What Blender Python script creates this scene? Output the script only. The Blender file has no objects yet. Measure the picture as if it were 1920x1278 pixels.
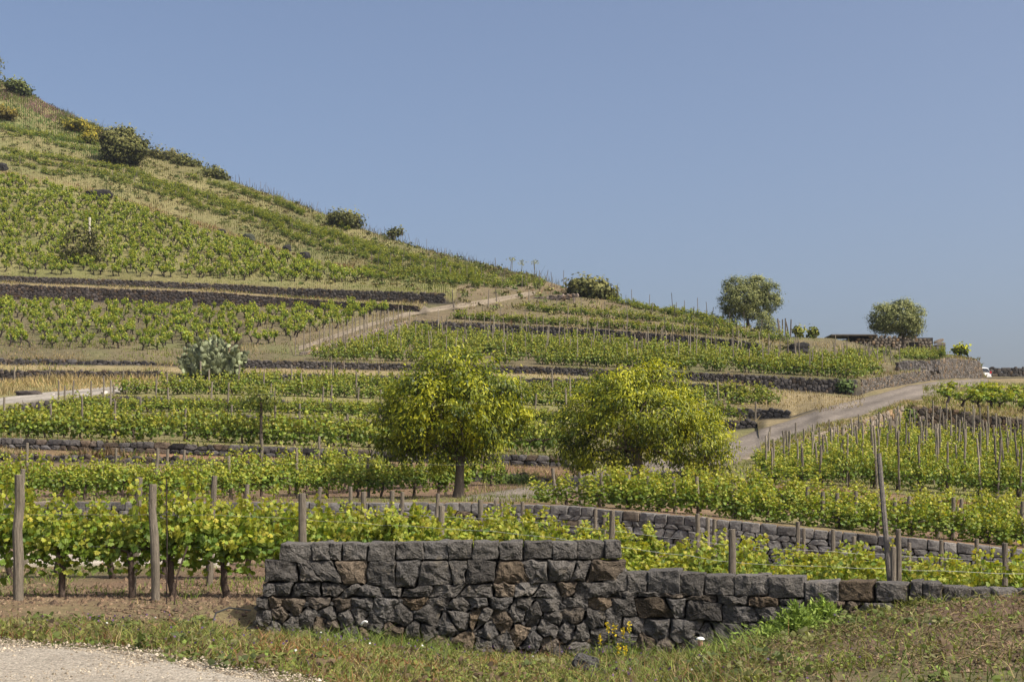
import bpy, math, random
import numpy as np
from mathutils import Vector
R = math.radians
rng = np.random.default_rng(7)
random.seed(7)
sc = bpy.context.scene
COL = sc.collection

# ------------------------------------------------------------------ camera
F = 2637.0            # focal length in photo pixels (1920 wide)
HY = 900.0            # horizon row in the photo
CAMZ = 1.7
cam = bpy.data.cameras.new('camera'); camo = bpy.data.objects.new('camera', cam); COL.objects.link(camo)
cam.sensor_width = 36.0; cam.lens = 36.0 * F / 1920.0
cam.shift_y = (HY - 639.0) / 1920.0
cam.clip_start = 0.1; cam.clip_end = 20000
camo.location = (0, 0, CAMZ); camo.rotation_euler = (R(90), 0, 0)
sc.camera = camo

# ------------------------------------------------------------------ sky, sun, exposure
SUN_EL, SUN_AZ = 50.0, 120.0      # azimuth clockwise from +Y (view direction)
w = bpy.data.worlds.new('World'); sc.world = w; w.use_nodes = True
nt = w.node_tree; nt.nodes.clear()
sky = nt.nodes.new('ShaderNodeTexSky'); sky.sky_type = 'NISHITA'; sky.sun_disc = False
sky.sun_elevation = R(SUN_EL); sky.sun_rotation = R(SUN_AZ)
sky.altitude = 600; sky.air_density = 0.8; sky.dust_density = 8.0; sky.ozone_density = 1.5
bg = nt.nodes.new('ShaderNodeBackground'); bg.inputs['Strength'].default_value = 0.108
out = nt.nodes.new('ShaderNodeOutputWorld')
nt.links.new(sky.outputs[0], bg.inputs[0]); nt.links.new(bg.outputs[0], out.inputs[0])
sl = bpy.data.lights.new('sun', 'SUN'); sl.energy = 3.4; sl.angle = R(0.5); sl.color = (1.0, 0.94, 0.84)
so = bpy.data.objects.new('sun', sl); COL.objects.link(so)
sv = Vector((math.cos(R(SUN_EL)) * math.sin(R(SUN_AZ)), math.cos(R(SUN_EL)) * math.cos(R(SUN_AZ)), math.sin(R(SUN_EL))))
so.rotation_euler = (-sv).to_track_quat('-Z', 'Y').to_euler(); so.location = sv * 100
sc.view_settings.view_transform = 'Standard'; sc.view_settings.look = 'None'
sc.view_settings.exposure = 0.70; sc.view_settings.gamma = 1.0; sc.view_settings.use_curve_mapping = False

# ------------------------------------------------------------------ numeric helpers
def hash3(ix, iy, iz):
    n = (ix.astype(np.int64) * 374761393 + iy.astype(np.int64) * 668265263 + iz.astype(np.int64) * 2147483647) & 0xffffffff
    n = ((n ^ (n >> 13)) * 1274126177) & 0xffffffff
    n = (n ^ (n >> 16)) & 0xffff
    return n / 65535.0 * 2 - 1
def noise(p, f=1.0):
    p = np.asarray(p, float) * f
    i = np.floor(p); u = p - i; u = u * u * (3 - 2 * u)
    r = 0
    for a in (0, 1):
        for b in (0, 1):
            for c in (0, 1):
                wgt = (u[..., 0] if a else 1 - u[..., 0]) * (u[..., 1] if b else 1 - u[..., 1]) * (u[..., 2] if c else 1 - u[..., 2])
                r = r + wgt * hash3(i[..., 0] + a, i[..., 1] + b, i[..., 2] + c)
    return r
def fbm(p, f=1.0, o=3):
    r = 0; a = 1; t = 0
    for k in range(o):
        r = r + a * noise(np.asarray(p) + 17.3 * k, f * 2 ** k); t += a; a *= .5
    return r / t
def norm(v): return v / np.maximum(np.linalg.norm(v, axis=-1, keepdims=True), 1e-9)
def P(px, py, Y): return np.array([(px - 960.0) / F * Y, Y, CAMZ + (HY - py) / F * Y])

class MB:
    """collects vertices, faces and tints; build() links them as one mesh object"""
    def __init__(s): s.V = []; s.L = []; s.T = []; s.C = []; s.M = []; s.n = 0
    def add(s, V, faces, col=(.5, .5, .5), mat=0):
        V = np.asarray(V, float).reshape(-1, 3)
        for f in (faces if isinstance(faces, list) else [faces]):
            f = np.asarray(f, int)
            s.L.append((f + s.n).ravel()); s.T.append(np.full(len(f), f.shape[1], int)); s.M.append(np.full(len(f), mat, int))
        col = np.asarray(col, float)
        s.C.append(np.broadcast_to(col, (len(V), 3))); s.V.append(V); s.n += len(V)
    def data(s, name, mats, smooth=False):
        me = bpy.data.meshes.new(name)
        V = np.concatenate(s.V); L = np.concatenate(s.L); T = np.concatenate(s.T); C = np.concatenate(s.C); M = np.concatenate(s.M)
        me.vertices.add(len(V)); me.vertices.foreach_set('co', V.astype(np.float32).ravel())
        me.loops.add(len(L)); me.loops.foreach_set('vertex_index', L.astype(np.int32))
        me.polygons.add(len(T)); st = np.concatenate([[0], np.cumsum(T)[:-1]])
        me.polygons.foreach_set('loop_start', st.astype(np.int32))
        me.polygons.foreach_set('loop_total', T.astype(np.int32))
        me.polygons.foreach_set('material_index', M.astype(np.int32))
        me.polygons.foreach_set('use_smooth', np.full(len(T), smooth))
        a = me.attributes.new('tint', 'FLOAT_COLOR', 'POINT')
        a.data.foreach_set('color', np.concatenate([C, np.ones((len(C), 1))], 1).astype(np.float32).ravel())
        for m in (mats if isinstance(mats, (list, tuple)) else [mats]): me.materials.append(m)
        me.update(calc_edges=True); me.validate()
        return me
    def build(s, name, mats, parent=None, smooth=False):
        o = bpy.data.objects.new(name, s.data(name, mats, smooth)); COL.objects.link(o)
        if parent: o.parent = parent
        return o
    def arrays(s):
        return np.concatenate(s.V), s.L, s.T, np.concatenate(s.C), s.M
def tag(o, label=None, cat=None, group=None, kind=None):
    if label: o['label'] = label
    if cat: o['category'] = cat
    if group: o['group'] = group
    if kind: o['kind'] = kind
    return o
def empty(name, loc, label, cat, group=None, rz=0):
    o = bpy.data.objects.new(name, None); COL.objects.link(o); o.location = loc; o.rotation_euler = (0, 0, rz)
    o.empty_display_size = .1
    return tag(o, label, cat, group)
def inst(name, me, loc, rot=(0, 0, 0), scale=(1, 1, 1), parent=None):
    o = bpy.data.objects.new(name, me); COL.objects.link(o); o.location = loc; o.rotation_euler = rot; o.scale = scale
    if parent: o.parent = parent
    return o
def tube(mb, pts, rad, n=6, col=(.2, .15, .1), cap=True, mat=0, wob=0.0):
    pts = np.asarray(pts, float); rad = np.broadcast_to(np.asarray(rad, float), (len(pts),))
    t = norm(np.gradient(pts, axis=0)); ref = np.array([0.0, 1.0, 0.03]) if abs(t[0][1]) < .8 else np.array([1.0, 0, 0.03])
    a = norm(np.cross(t, ref)); b = np.cross(t, a)
    ang = np.linspace(0, 2 * np.pi, n, endpoint=False)
    rr = rad[:, None] * (1 + (wob * rng.normal(size=(len(pts), n)) if wob else 0))
    V = pts[:, None] + (rr * np.cos(ang))[..., None] * a[:, None] + (rr * np.sin(ang))[..., None] * b[:, None]
    k = np.arange(n); q = []
    for i in range(len(pts) - 1):
        q.append(np.stack([i * n + k, i * n + (k + 1) % n, (i + 1) * n + (k + 1) % n, (i + 1) * n + k], 1))
    V = V.reshape(-1, 3); fs = [np.concatenate(q)]
    if cap: fs += [np.array([k[::-1]]), np.array([(len(pts) - 1) * n + k])]
    mb.add(V, fs, col, mat)
def boxv(mb, lo, hi, col=(.5, .5, .5), mat=0, bev=0.0):
    x0, y0, z0 = lo; x1, y1, z1 = hi
    V = np.array([[x0, y0, z0], [x1, y0, z0], [x1, y1, z0], [x0, y1, z0], [x0, y0, z1], [x1, y0, z1], [x1, y1, z1], [x0, y1, z1]])
    mb.add(V, np.array([[0, 3, 2, 1], [4, 5, 6, 7], [0, 1, 5, 4], [1, 2, 6, 5], [2, 3, 7, 6], [3, 0, 4, 7]]), col, mat)

# ------------------------------------------------------------------ materials
def mat_base(name):
    m = bpy.data.materials.new(name); m.use_nodes = True; t = m.node_tree; t.nodes.clear()
    o = t.nodes.new('ShaderNodeOutputMaterial'); return m, t, o
def nd(t, kind, **kw):
    n = t.nodes.new(kind)
    for k, v in kw.items():
        if k in n.inputs: n.inputs[k].default_value = v
        else: setattr(n, k, v)
    return n
def tint_mat(name, rough=.9, var=(.6, 1.4), scale=8.0, fine=60.0, bump=.3, bdist=.02, spec=.2, stretch=None, spots=None):
    """base colour = the mesh's own tint attribute, broken up by noise of two scales, with bump"""
    m, t, o = mat_base(name)
    at = nd(t, 'ShaderNodeAttribute'); at.attribute_name = 'tint'
    tc = nd(t, 'ShaderNodeTexCoord'); src = tc.outputs['Object']
    if stretch:
        mp = nd(t, 'ShaderNodeMapping'); mp.inputs['Scale'].default_value = stretch; t.links.new(src, mp.inputs[0]); src = mp.outputs[0]
    n1 = nd(t, 'ShaderNodeTexNoise', Scale=scale, Detail=5.0, Roughness=.65); t.links.new(src, n1.inputs['Vector'])
    n2 = nd(t, 'ShaderNodeTexNoise', Scale=fine, Detail=4.0, Roughness=.7); t.links.new(src, n2.inputs['Vector'])
    ad = nd(t, 'ShaderNodeMath', operation='ADD'); t.links.new(n1.outputs[0], ad.inputs[0]); t.links.new(n2.outputs[0], ad.inputs[1])
    mr = nd(t, 'ShaderNodeMapRange'); mr.inputs[1].default_value = .7; mr.inputs[2].default_value = 1.3
    mr.inputs[3].default_value = var[0]; mr.inputs[4].default_value = var[1]; t.links.new(ad.outputs[0], mr.inputs[0])
    vm = nd(t, 'ShaderNodeVectorMath', operation='SCALE'); t.links.new(at.outputs['Color'], vm.inputs[0]); t.links.new(mr.outputs[0], vm.inputs['Scale'])
    colr = vm.outputs[0]
    if spots:
        n3 = nd(t, 'ShaderNodeTexNoise', Scale=spots[0], Detail=6.0, Roughness=.7); t.links.new(src, n3.inputs['Vector'])
        r3 = nd(t, 'ShaderNodeMapRange'); r3.inputs[1].default_value = spots[1]; r3.inputs[2].default_value = spots[1] + .1; r3.inputs[4].default_value = spots[3]
        t.links.new(n3.outputs[0], r3.inputs[0])
        mx = nd(t, 'ShaderNodeMix', data_type='RGBA'); t.links.new(r3.outputs[0], mx.inputs[0]); t.links.new(colr, mx.inputs[6]); mx.inputs[7].default_value = (*spots[2], 1)
        colr = mx.outputs[2]
    b = nd(t, 'ShaderNodeBsdfPrincipled', Roughness=rough); b.inputs['Specular IOR Level'].default_value = spec
    t.links.new(colr, b.inputs['Base Color'])
    bp = nd(t, 'ShaderNodeBump', Strength=bump, Distance=bdist); t.links.new(ad.outputs[0], bp.inputs['Height']); t.links.new(bp.outputs[0], b.inputs['Normal'])
    t.links.new(b.outputs[0], o.inputs[0]); return m
def leaf_mat(name, trans=.35, rough=.5, spec=.3, tc=(1.25, 1.2, .5)):
    m, t, o = mat_base(name)
    at = nd(t, 'ShaderNodeAttribute'); at.attribute_name = 'tint'
    b = nd(t, 'ShaderNodeBsdfPrincipled', Roughness=rough); b.inputs['Specular IOR Level'].default_value = spec
    t.links.new(at.outputs['Color'], b.inputs['Base Color'])
    vm = nd(t, 'ShaderNodeVectorMath', operation='MULTIPLY'); vm.inputs[1].default_value = tc; t.links.new(at.outputs['Color'], vm.inputs[0])
    tr = nd(t, 'ShaderNodeBsdfTranslucent'); t.links.new(vm.outputs[0], tr.inputs[0])
    mx = nd(t, 'ShaderNodeMixShader'); mx.inputs[0].default_value = trans
    t.links.new(b.outputs[0], mx.inputs[1]); t.links.new(tr.outputs[0], mx.inputs[2]); t.links.new(mx.outputs[0], o.inputs[0]); return m
def plain(name, col, rough=.5, metal=0.0, spec=.5, var=.12):
    m, t, o = mat_base(name)
    b = nd(t, 'ShaderNodeBsdfPrincipled', Roughness=rough, Metallic=metal); b.inputs['Specular IOR Level'].default_value = spec
    n = nd(t, 'ShaderNodeTexNoise', Scale=9.0, Detail=4.0); tcn = nd(t, 'ShaderNodeTexCoord'); t.links.new(tcn.outputs['Object'], n.inputs['Vector'])
    mr = nd(t, 'ShaderNodeMapRange'); mr.inputs[3].default_value = 1 - var; mr.inputs[4].default_value = 1 + var; t.links.new(n.outputs[0], mr.inputs[0])
    vm = nd(t, 'ShaderNodeVectorMath', operation='SCALE'); vm.inputs[0].default_value = col; t.links.new(mr.outputs[0], vm.inputs['Scale'])
    t.links.new(vm.outputs[0], b.inputs['Base Color']); t.links.new(b.outputs[0], o.inputs[0]); return m
M_GROUND = tint_mat('earth', .95, (.55, 1.5), 1.7, 14.0, .6, .06)
M_GRAVEL = None
def gravel_mat(name, c0, c1, scale=55.0):
    m, t, o = mat_base(name)
    tcn = nd(t, 'ShaderNodeTexCoord')
    v = nd(t, 'ShaderNodeTexVoronoi', Scale=scale); t.links.new(tcn.outputs['Object'], v.inputs['Vector'])
    bw = nd(t, 'ShaderNodeRGBToBW'); t.links.new(v.outputs['Color'], bw.inputs[0])
    n = nd(t, 'ShaderNodeTexNoise', Scale=.9, Detail=6.0, Roughness=.65); t.links.new(tcn.outputs['Object'], n.inputs['Vector'])
    ad = nd(t, 'ShaderNodeMath', operation='MULTIPLY_ADD'); t.links.new(n.outputs[0], ad.inputs[0]); ad.inputs[1].default_value = .9; t.links.new(bw.outputs[0], ad.inputs[2])
    mr = nd(t, 'ShaderNodeMapRange'); mr.inputs[1].default_value = .45; mr.inputs[2].default_value = 1.4; t.links.new(ad.outputs[0], mr.inputs[0])
    mx = nd(t, 'ShaderNodeMix', data_type='RGBA'); t.links.new(mr.outputs[0], mx.inputs[0]); mx.inputs[6].default_value = (*c0, 1); mx.inputs[7].default_value = (*c1, 1)
    b = nd(t, 'ShaderNodeBsdfPrincipled', Roughness=.95); b.inputs['Specular IOR Level'].default_value = .15
    at = nd(t, 'ShaderNodeAttribute'); at.attribute_name = 'tint'; mu = nd(t, 'ShaderNodeVectorMath', operation='MULTIPLY'); t.links.new(mx.outputs[2], mu.inputs[0]); t.links.new(at.outputs['Color'], mu.inputs[1])
    m2 = nd(t, 'ShaderNodeVectorMath', operation='SCALE'); m2.inputs['Scale'].default_value = 2.0; t.links.new(mu.outputs[0], m2.inputs[0]); t.links.new(m2.outputs[0], b.inputs['Base Color'])
    bp = nd(t, 'ShaderNodeBump', Strength=.8, Distance=.02, invert=True); t.links.new(v.outputs['Distance'], bp.inputs['Height']); t.links.new(bp.outputs[0], b.inputs['Normal'])
    t.links.new(b.outputs[0], o.inputs[0]); return m
M_GRAVEL = gravel_mat('pale_gravel', (.16, .138, .107), (.42, .370, .295), 40.0)
M_GRAVEL2 = gravel_mat('white_gravel', (.25, .215, .17), (.45, .395, .32), 30.0)
M_ROAD = gravel_mat('road_gravel', (.105, .088, .071), (.220, .187, .152), 8.0)
M_TRACK = gravel_mat('track_concrete', (.20, .178, .148), (.31, .28, .235), 6.0)
M_PATH = gravel_mat('dirt_path', (.155, .125, .088), (.275, .225, .160), 6.0)
M_STONE = tint_mat('lava_stone', .95, (.45, 1.7), 9.0, 38.0, 1.0, .05, .15, spots=(4.5, .58, (.19, .155, .105), .55))
M_STONEFAR = tint_mat('dry_stone', .95, (.55, 1.5), 3.0, 14.0, .5, .04, .2)
M_WOOD = tint_mat('weathered_wood', .9, (.42, 1.6), 10.0, 44.0, .8, .02, .2, stretch=(6, 6, .6))
M_BARK = tint_mat('bark', .95, (.5, 1.5), 12.0, 50.0, .8, .02, .15, stretch=(3, 3, .8))
M_LEAF = leaf_mat('vine_leaf', .42)
M_LEAFFAR = leaf_mat('vine_leaf_distant', .36)
M_WALNUT = leaf_mat('walnut_leaf', .36, .45, .3)
M_OLIVE = leaf_mat('olive_leaf', .15, .6, .12, (1, 1.05, .7))
M_GRASS = leaf_mat('grass_blade', .3, .7, .15, (1.1, 1.1, .7))
M_CACTUS = tint_mat('cactus_pad', .6, (.8, 1.2), 6.0, 40.0, .2, .01, .3)

# ------------------------------------------------------------------ terrain: depth curves stacked from near to far
def z2p(px, z, Y): return (px, HY + (CAMZ - z) * F / Y, Y)
CURVES = []          # name, [(px, py, Y)...], domain
CI = {}
def curve(name, pts, dom=None):
    pts = [(float(a), float(b), float(c)) for a, b, c in pts]
    CI[name] = len(CURVES); CURVES.append((np.array(pts), dom or (-1e9, 1e9)))
LO, HI = -700.0, 2620.0
def step(pts, tops, dY=.12): return [(p, y, np.interp(p, [q[0] for q in pts], [q[2] for q in pts]) + dY) for p, y in tops]
curve('near', [z2p(LO, -.15, 1), z2p(HI, -.15, 1)])
curve('front', [z2p(LO, 0, 10), z2p(1000, -.12, 10), z2p(1400, -.05, 10), z2p(HI, .1, 10)])
curve('mound', [z2p(LO, 0, 14.5), z2p(500, -.05, 14.5), z2p(900, -.42, 15.5), z2p(1250, -.40, 15.2), z2p(1450, -.05, 14.8), z2p(1700, .12, 14.5), z2p(HI, .2, 14.5)])
W1B = [(LO, 1150, 18.5), (380, 1156, 18.6), (475, 1192, 19), (700, 1213, 19), (1000, 1236, 19), (1200, 1238, 19), (1400, 1226, 18.7), (1500, 1192, 18.5), (1600, 1156, 18.3), (1750, 1128, 18), (1920, 1114, 17.8), (HI, 1110, 17.6)]
curve('w1base', W1B)
curve('w1back', [z2p(LO, 0, 19.5), z2p(400, -.03, 19.5), z2p(480, -.05, 19.7), z2p(960, -.3, 19.7), z2p(1400, -.75, 19.5), z2p(1920, -.85, 18.9), z2p(HI, -.9, 18.5)])
MB_ = [z2p(LO, .0, 42), z2p(900, -.02, 42), z2p(1050, -.08, 41.5), z2p(1300, -.45, 40), z2p(1920, -1.35, 38), z2p(HI, -1.8, 36.5)]
curve('midbase', MB_)
MT = [(LO, 938), (0, 940), (900, 942), (1050, 947), (1300, 968), (1500, 989), (1700, 1008), (1920, 1030), (HI, 1092)]
curve('midtop', step(MB_, MT, .3))
curve('t2mid', [z2p(LO, 1.08, 52), z2p(900, 1.12, 52), z2p(1150, 1.12, 50)], (LO, 1150))
RB = [(LO, 858, 62), (0, 862, 61), (300, 868, 60.7), (600, 880, 60.3), (930, 904, 58.5), (1010, 903, 58.5), (1060, 903, 58.5), (1200, 897, 58), (1345, 917, 54), (1600, 945, 52), (1920, 979, 50), (HI, 1040, 48)]
curve('rubbase', RB)
RT = [(LO, 845), (0, 849), (300, 855), (600, 866), (930, 885), (1010, 893), (1060, 901), (1200, 896), (1345, 905), (1600, 929), (1920, 963), (HI, 1022)]
curve('rubtop', step(RB, RT))
AB = [(LO, 835, 63.4), (0, 839, 62.4), (300, 850, 62), (600, 861, 61.7), (850, 868, 61.4), (1060, 873, 61.2), (1090, 877, 61), (1345, 897, 56.5), (1600, 917, 55), (1920, 949, 53), (HI, 1005, 51)]
curve('abase', AB)
AT = [(LO, 815), (0, 820), (300, 828), (600, 840), (850, 848), (1060, 854), (1090, 876), (1345, 896), (1600, 916), (1920, 948), (HI, 1004)]
curve('atop', step(AB, AT))
curve('t4base', [(210, 786, 86), (340, 784, 86), (500, 787, 86), (700, 797, 85), (1040, 812, 83)], (210, 1050))
curve('t4top', [(210, 784, 86.1), (230, 777, 86.1), (340, 776, 86.1), (500, 778, 86.1), (700, 788, 85.1), (1040, 801, 83.1)], (210, 1050))
HB = [(1385, 876, 64), (1400, 868, 66), (1560, 832, 75), (1700, 798, 85), (1715, 801, 85), (1920, 815, 84), (HI, 850, 82)]
HT = [(1385, 875), (1400, 859), (1480, 832), (1560, 803), (1640, 779), (1700, 757), (1715, 758), (1920, 785), (HI, 830)]
T5B = [(LO, 835, 82), (0, 780, 90), (80, 770, 92), (212, 755, 95), (340, 757, 95), (500, 760, 94.5), (720, 769, 94), (1010, 782, 92), (1360, 806, 88), (1425, 800, 87.5)]
T5T = [(LO, 822), (0, 763), (80, 753), (150, 746), (212, 741), (340, 746), (500, 749), (720, 758), (1010, 769), (1360, 786), (1418, 789), (1425, 799)]
curve('t5base', T5B, (LO, 1425)); curve('t5top', step(T5B, T5T), (LO, 1425))
curve('hbase', HB, (1385, HI)); curve('htop', step(HB, HT), (1385, HI))
B6 = [(1240, 772, 95), (1422, 784, 93), (1480, 783, 92), (1490, 779, 92), (1530, 766, 92)]
curve('b6base', B6, (1240, 1530)); curve('b6top', step(B6, [(1240, 771), (1255, 761), (1422, 764), (1478, 768), (1490, 778), (1530, 765.5)]), (1240, 1530))
CB = [(LO, 713, 112), (0, 713, 112), (300, 708, 112), (345, 704, 111), (390, 709, 110), (460, 708, 110), (694, 713, 110), (1000, 718, 109), (1294, 732, 105), (1393, 735, 104), (1405, 735, 104)]
CT = [(LO, 690), (0, 692), (300, 695), (345, 702), (390, 703), (460, 699), (694, 703), (1000, 707), (1294, 717), (1393, 722), (1405, 734)]
curve('cbase', CB, (LO, 1405)); curve('ctop', step(CB, CT), (LO, 1405))
GB = [(LO, 682, 118), (0, 683, 118), (285, 684, 118), (370, 686, 117), (455, 689, 115), (700, 693, 115), (1000, 700, 113), (1300, 714, 109), (1608, 741, 105), (1640, 730, 112), (1740, 713, 125), (1790, 708, 135), (1838, 708.5, 145), (1850, 708, 148), (HI, 708, 149)]
GT = [(LO, 670), (0, 671), (285, 676), (300, 682), (370, 685), (445, 687), (455, 673), (700, 680), (1000, 686), (1300, 697), (1600, 711), (1608, 711), (1640, 708), (1690, 701), (1740, 692), (1772, 670), (1836, 676), (1844, 706), (1850, 707.5), (HI, 707.5)]
curve('gbase', GB); curve('gtop', step(GB, GT))
FB = [(545, 668, 118), (600, 661, 121), (650, 651, 126), (700, 640, 132), (772, 617, 140), (900, 621, 139), (1100, 631, 136), (1300, 646, 131), (1420, 655, 128), (1440, 655, 127.5)]
FT = [(545, 667), (600, 650), (650, 634), (700, 618), (772, 599), (900, 605), (1100, 615), (1300, 629), (1420, 642), (1440, 654)]
curve('fbase', FB, (545, 1440)); curve('ftop', step(FB, FT), (545, 1440))
EB = [(LO, 540, 163), (0, 560, 160), (200, 566, 160), (400, 573, 159), (550, 576, 158), (784, 584, 152), (795, 584, 152)]
ET = [(LO, 512), (0, 531), (200, 540), (400, 547), (550, 559), (700, 568), (784, 573), (795, 583)]
curve('elbase', EB, (LO, 795)); curve('eltop', step(EB, ET), (LO, 795))
UB = [(LO, 508, 164.5), (0, 527, 162), (200, 536, 162), (400, 543, 161), (550, 556, 159.5), (700, 564, 157), (835, 568, 154), (850, 567, 154)]
UT = [(LO, 496), (0, 516), (200, 523), (400, 531), (550, 539), (700, 544), (835, 549), (850, 566)]
curve('eubase', UB, (LO, 850)); curve('eutop', step(UB, UT), (LO, 850))
curve('hillmid', [(LO, 150, 236), (0, 320, 212), (100, 337, 210), (210, 364, 206), (420, 432, 195), (600, 492, 181), (700, 506, 175), (900, 532, 165)], (LO, 900))
SK = [(LO, -230, 275), (-200, 55, 262), (0, 150, 255), (60, 177, 252), (100, 201, 249), (180, 238, 243), (300, 288, 235), (370, 310, 230), (420, 334, 226), (480, 356, 221), (560, 382, 214), (640, 414, 207), (700, 436, 202), (780, 462, 195), (860, 485, 187), (940, 505, 178), (1000, 519, 172), (1050, 535, 166), (1100, 549, 162), (1160, 564, 158), (1250, 580, 153), (1340, 597, 148), (1400, 614, 145), (1470, 631, 142), (1560, 634, 142), (1600, 642, 142.5), (1650, 651, 143.3), (1700, 656, 144), (1770, 664, 146), (1838, 674, 147.5), (1842, 692, 148.6), (1845, 707.5, 149.3), (1860, 707.5, 150), (1920, 706.5, 152), (HI, 706.5, 152)]
curve('skyline', SK)
curve('crest', [(p, (HY - ((HY - y) / F * Y - .8) / (Y + 8) * F), Y + 8) for p, y, Y in SK])
curve('beyond', [(p, HY - ((HY - y) / F * Y * .75 - 4) / (Y + 60) * F, Y + 60) for p, y, Y in SK])
curve('far', [z2p(LO, -60, 8000), z2p(HI, -60, 8000)])
NC = len(CURVES)
COLS = np.unique(np.concatenate([np.arange(LO, HI + 1, 10.0), [1843, 1847, 1855, 1605, 1612, 1705, 1709, 448, 452]]))
def column(px):
    """(Y, z) of each curve at photo column px; curves outside their domain are interpolated between their neighbours"""
    Y = np.full(NC, np.nan); Z = np.full(NC, np.nan)
    for i, (p, d) in enumerate(CURVES):
        if d[0] <= px <= d[1]:
            Y[i] = np.interp(px, p[:, 0], p[:, 2]); py = np.interp(px, p[:, 0], p[:, 1]); Z[i] = CAMZ + (HY - py) / F * Y[i]
    ok = ~np.isnan(Y); idx = np.arange(NC)
    Y = np.interp(idx, idx[ok], Y[ok]); Z = np.interp(idx, idx[ok], Z[ok])
    Y = np.maximum.accumulate(Y + idx * 1e-4)
    return Y, Z
_cache = {}
def col_at(px):
    k = round(px * 2) / 2
    if k not in _cache: _cache[k] = column(k)
    return _cache[k]
def ground_Y(px, Y):
    cy, cz = col_at(px); z = np.interp(Y, cy, cz)
    return np.array([(px - 960) / F * Y, Y, z])
def ground_p(px, py):
    cy, cz = col_at(px); cp = HY - (cz - CAMZ) / cy * F
    for i in range(2, NC - 4):
        if cp[i] >= py >= cp[i + 1] and cp[i] != cp[i + 1]:
            k = (HY - py) / F      # ray z = CAMZ + k*Y ; segment z = a + b*Y
            dy = cy[i + 1] - cy[i]; b = (cz[i + 1] - cz[i]) / dy; a = cz[i] - b * cy[i]
            Y = (CAMZ - a) / (b - k) if abs(b - k) > 1e-9 else cy[i]
            Y = min(max(Y, cy[i]), cy[i + 1])
            return np.array([(px - 960) / F * Y, Y, a + b * Y])
    Y = cy[CI['skyline']]; return np.array([(px - 960) / F * Y, Y, cz[CI['skyline']]])
def ground_xy(x, y): return ground_Y(960 + F * x / max(y, .5), y)[2]
def strip_pt(px, ca, cb, t):
    cy, cz = col_at(px); a, b = CI[ca], CI[cb]
    Y = cy[a] + (cy[b] - cy[a]) * t
    return np.array([(px - 960) / F * Y, Y, np.interp(Y, cy, cz)])
SOIL = np.array([.150, .098, .062]); WEED = np.array([.125, .120, .045]); STRAW = np.array([.235, .185, .098]); RUST = np.array([.195, .118, .070])
OLIVE = np.array([.150, .135, .055]); DARK = np.array([.035, .03, .026]); GREEN = np.array([.105, .130, .038])
ZONES = {'near': WEED, 'front': WEED * .9, 'mound': WEED * .8, 'w1base': SOIL, 'w1back': SOIL, 'midbase': DARK, 'midtop': SOIL * 1.05, 't2mid': SOIL, 'rubbase': DARK, 'rubtop': RUST,
         'abase': DARK, 'atop': OLIVE, 't4base': DARK, 't4top': OLIVE, 't5base': DARK, 't5top': OLIVE * 1.15, 'hbase': DARK, 'htop': STRAW * .85, 'b6base': DARK, 'b6top': STRAW * .8, 'cbase': DARK,
         'ctop': STRAW, 'gbase': DARK, 'gtop': np.array([.112, .092, .050]), 'fbase': DARK, 'ftop': np.array([.150, .116, .066]), 'elbase': DARK, 'eltop': STRAW * .9, 'eubase': DARK, 'eutop': OLIVE * 1.05, 'hillmid': OLIVE * .85 + STRAW * .17,
         'skyline': OLIVE, 'crest': OLIVE, 'beyond': OLIVE}
NAMES = list(CI)
NSUB = {'near': 6, 'front': 14, 'mound': 14, 'w1base': 3, 'w1back': 30, 'midtop': 10, 't2mid': 12, 'rubtop': 3, 'atop': 8, 't4top': 6, 't5top': 12, 'htop': 10, 'ctop': 3, 'gtop': 14, 'ftop': 12, 'eltop': 2, 'eutop': 20, 'hillmid': 20, 'skyline': 3, 'crest': 3, 'beyond': 3}
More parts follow.
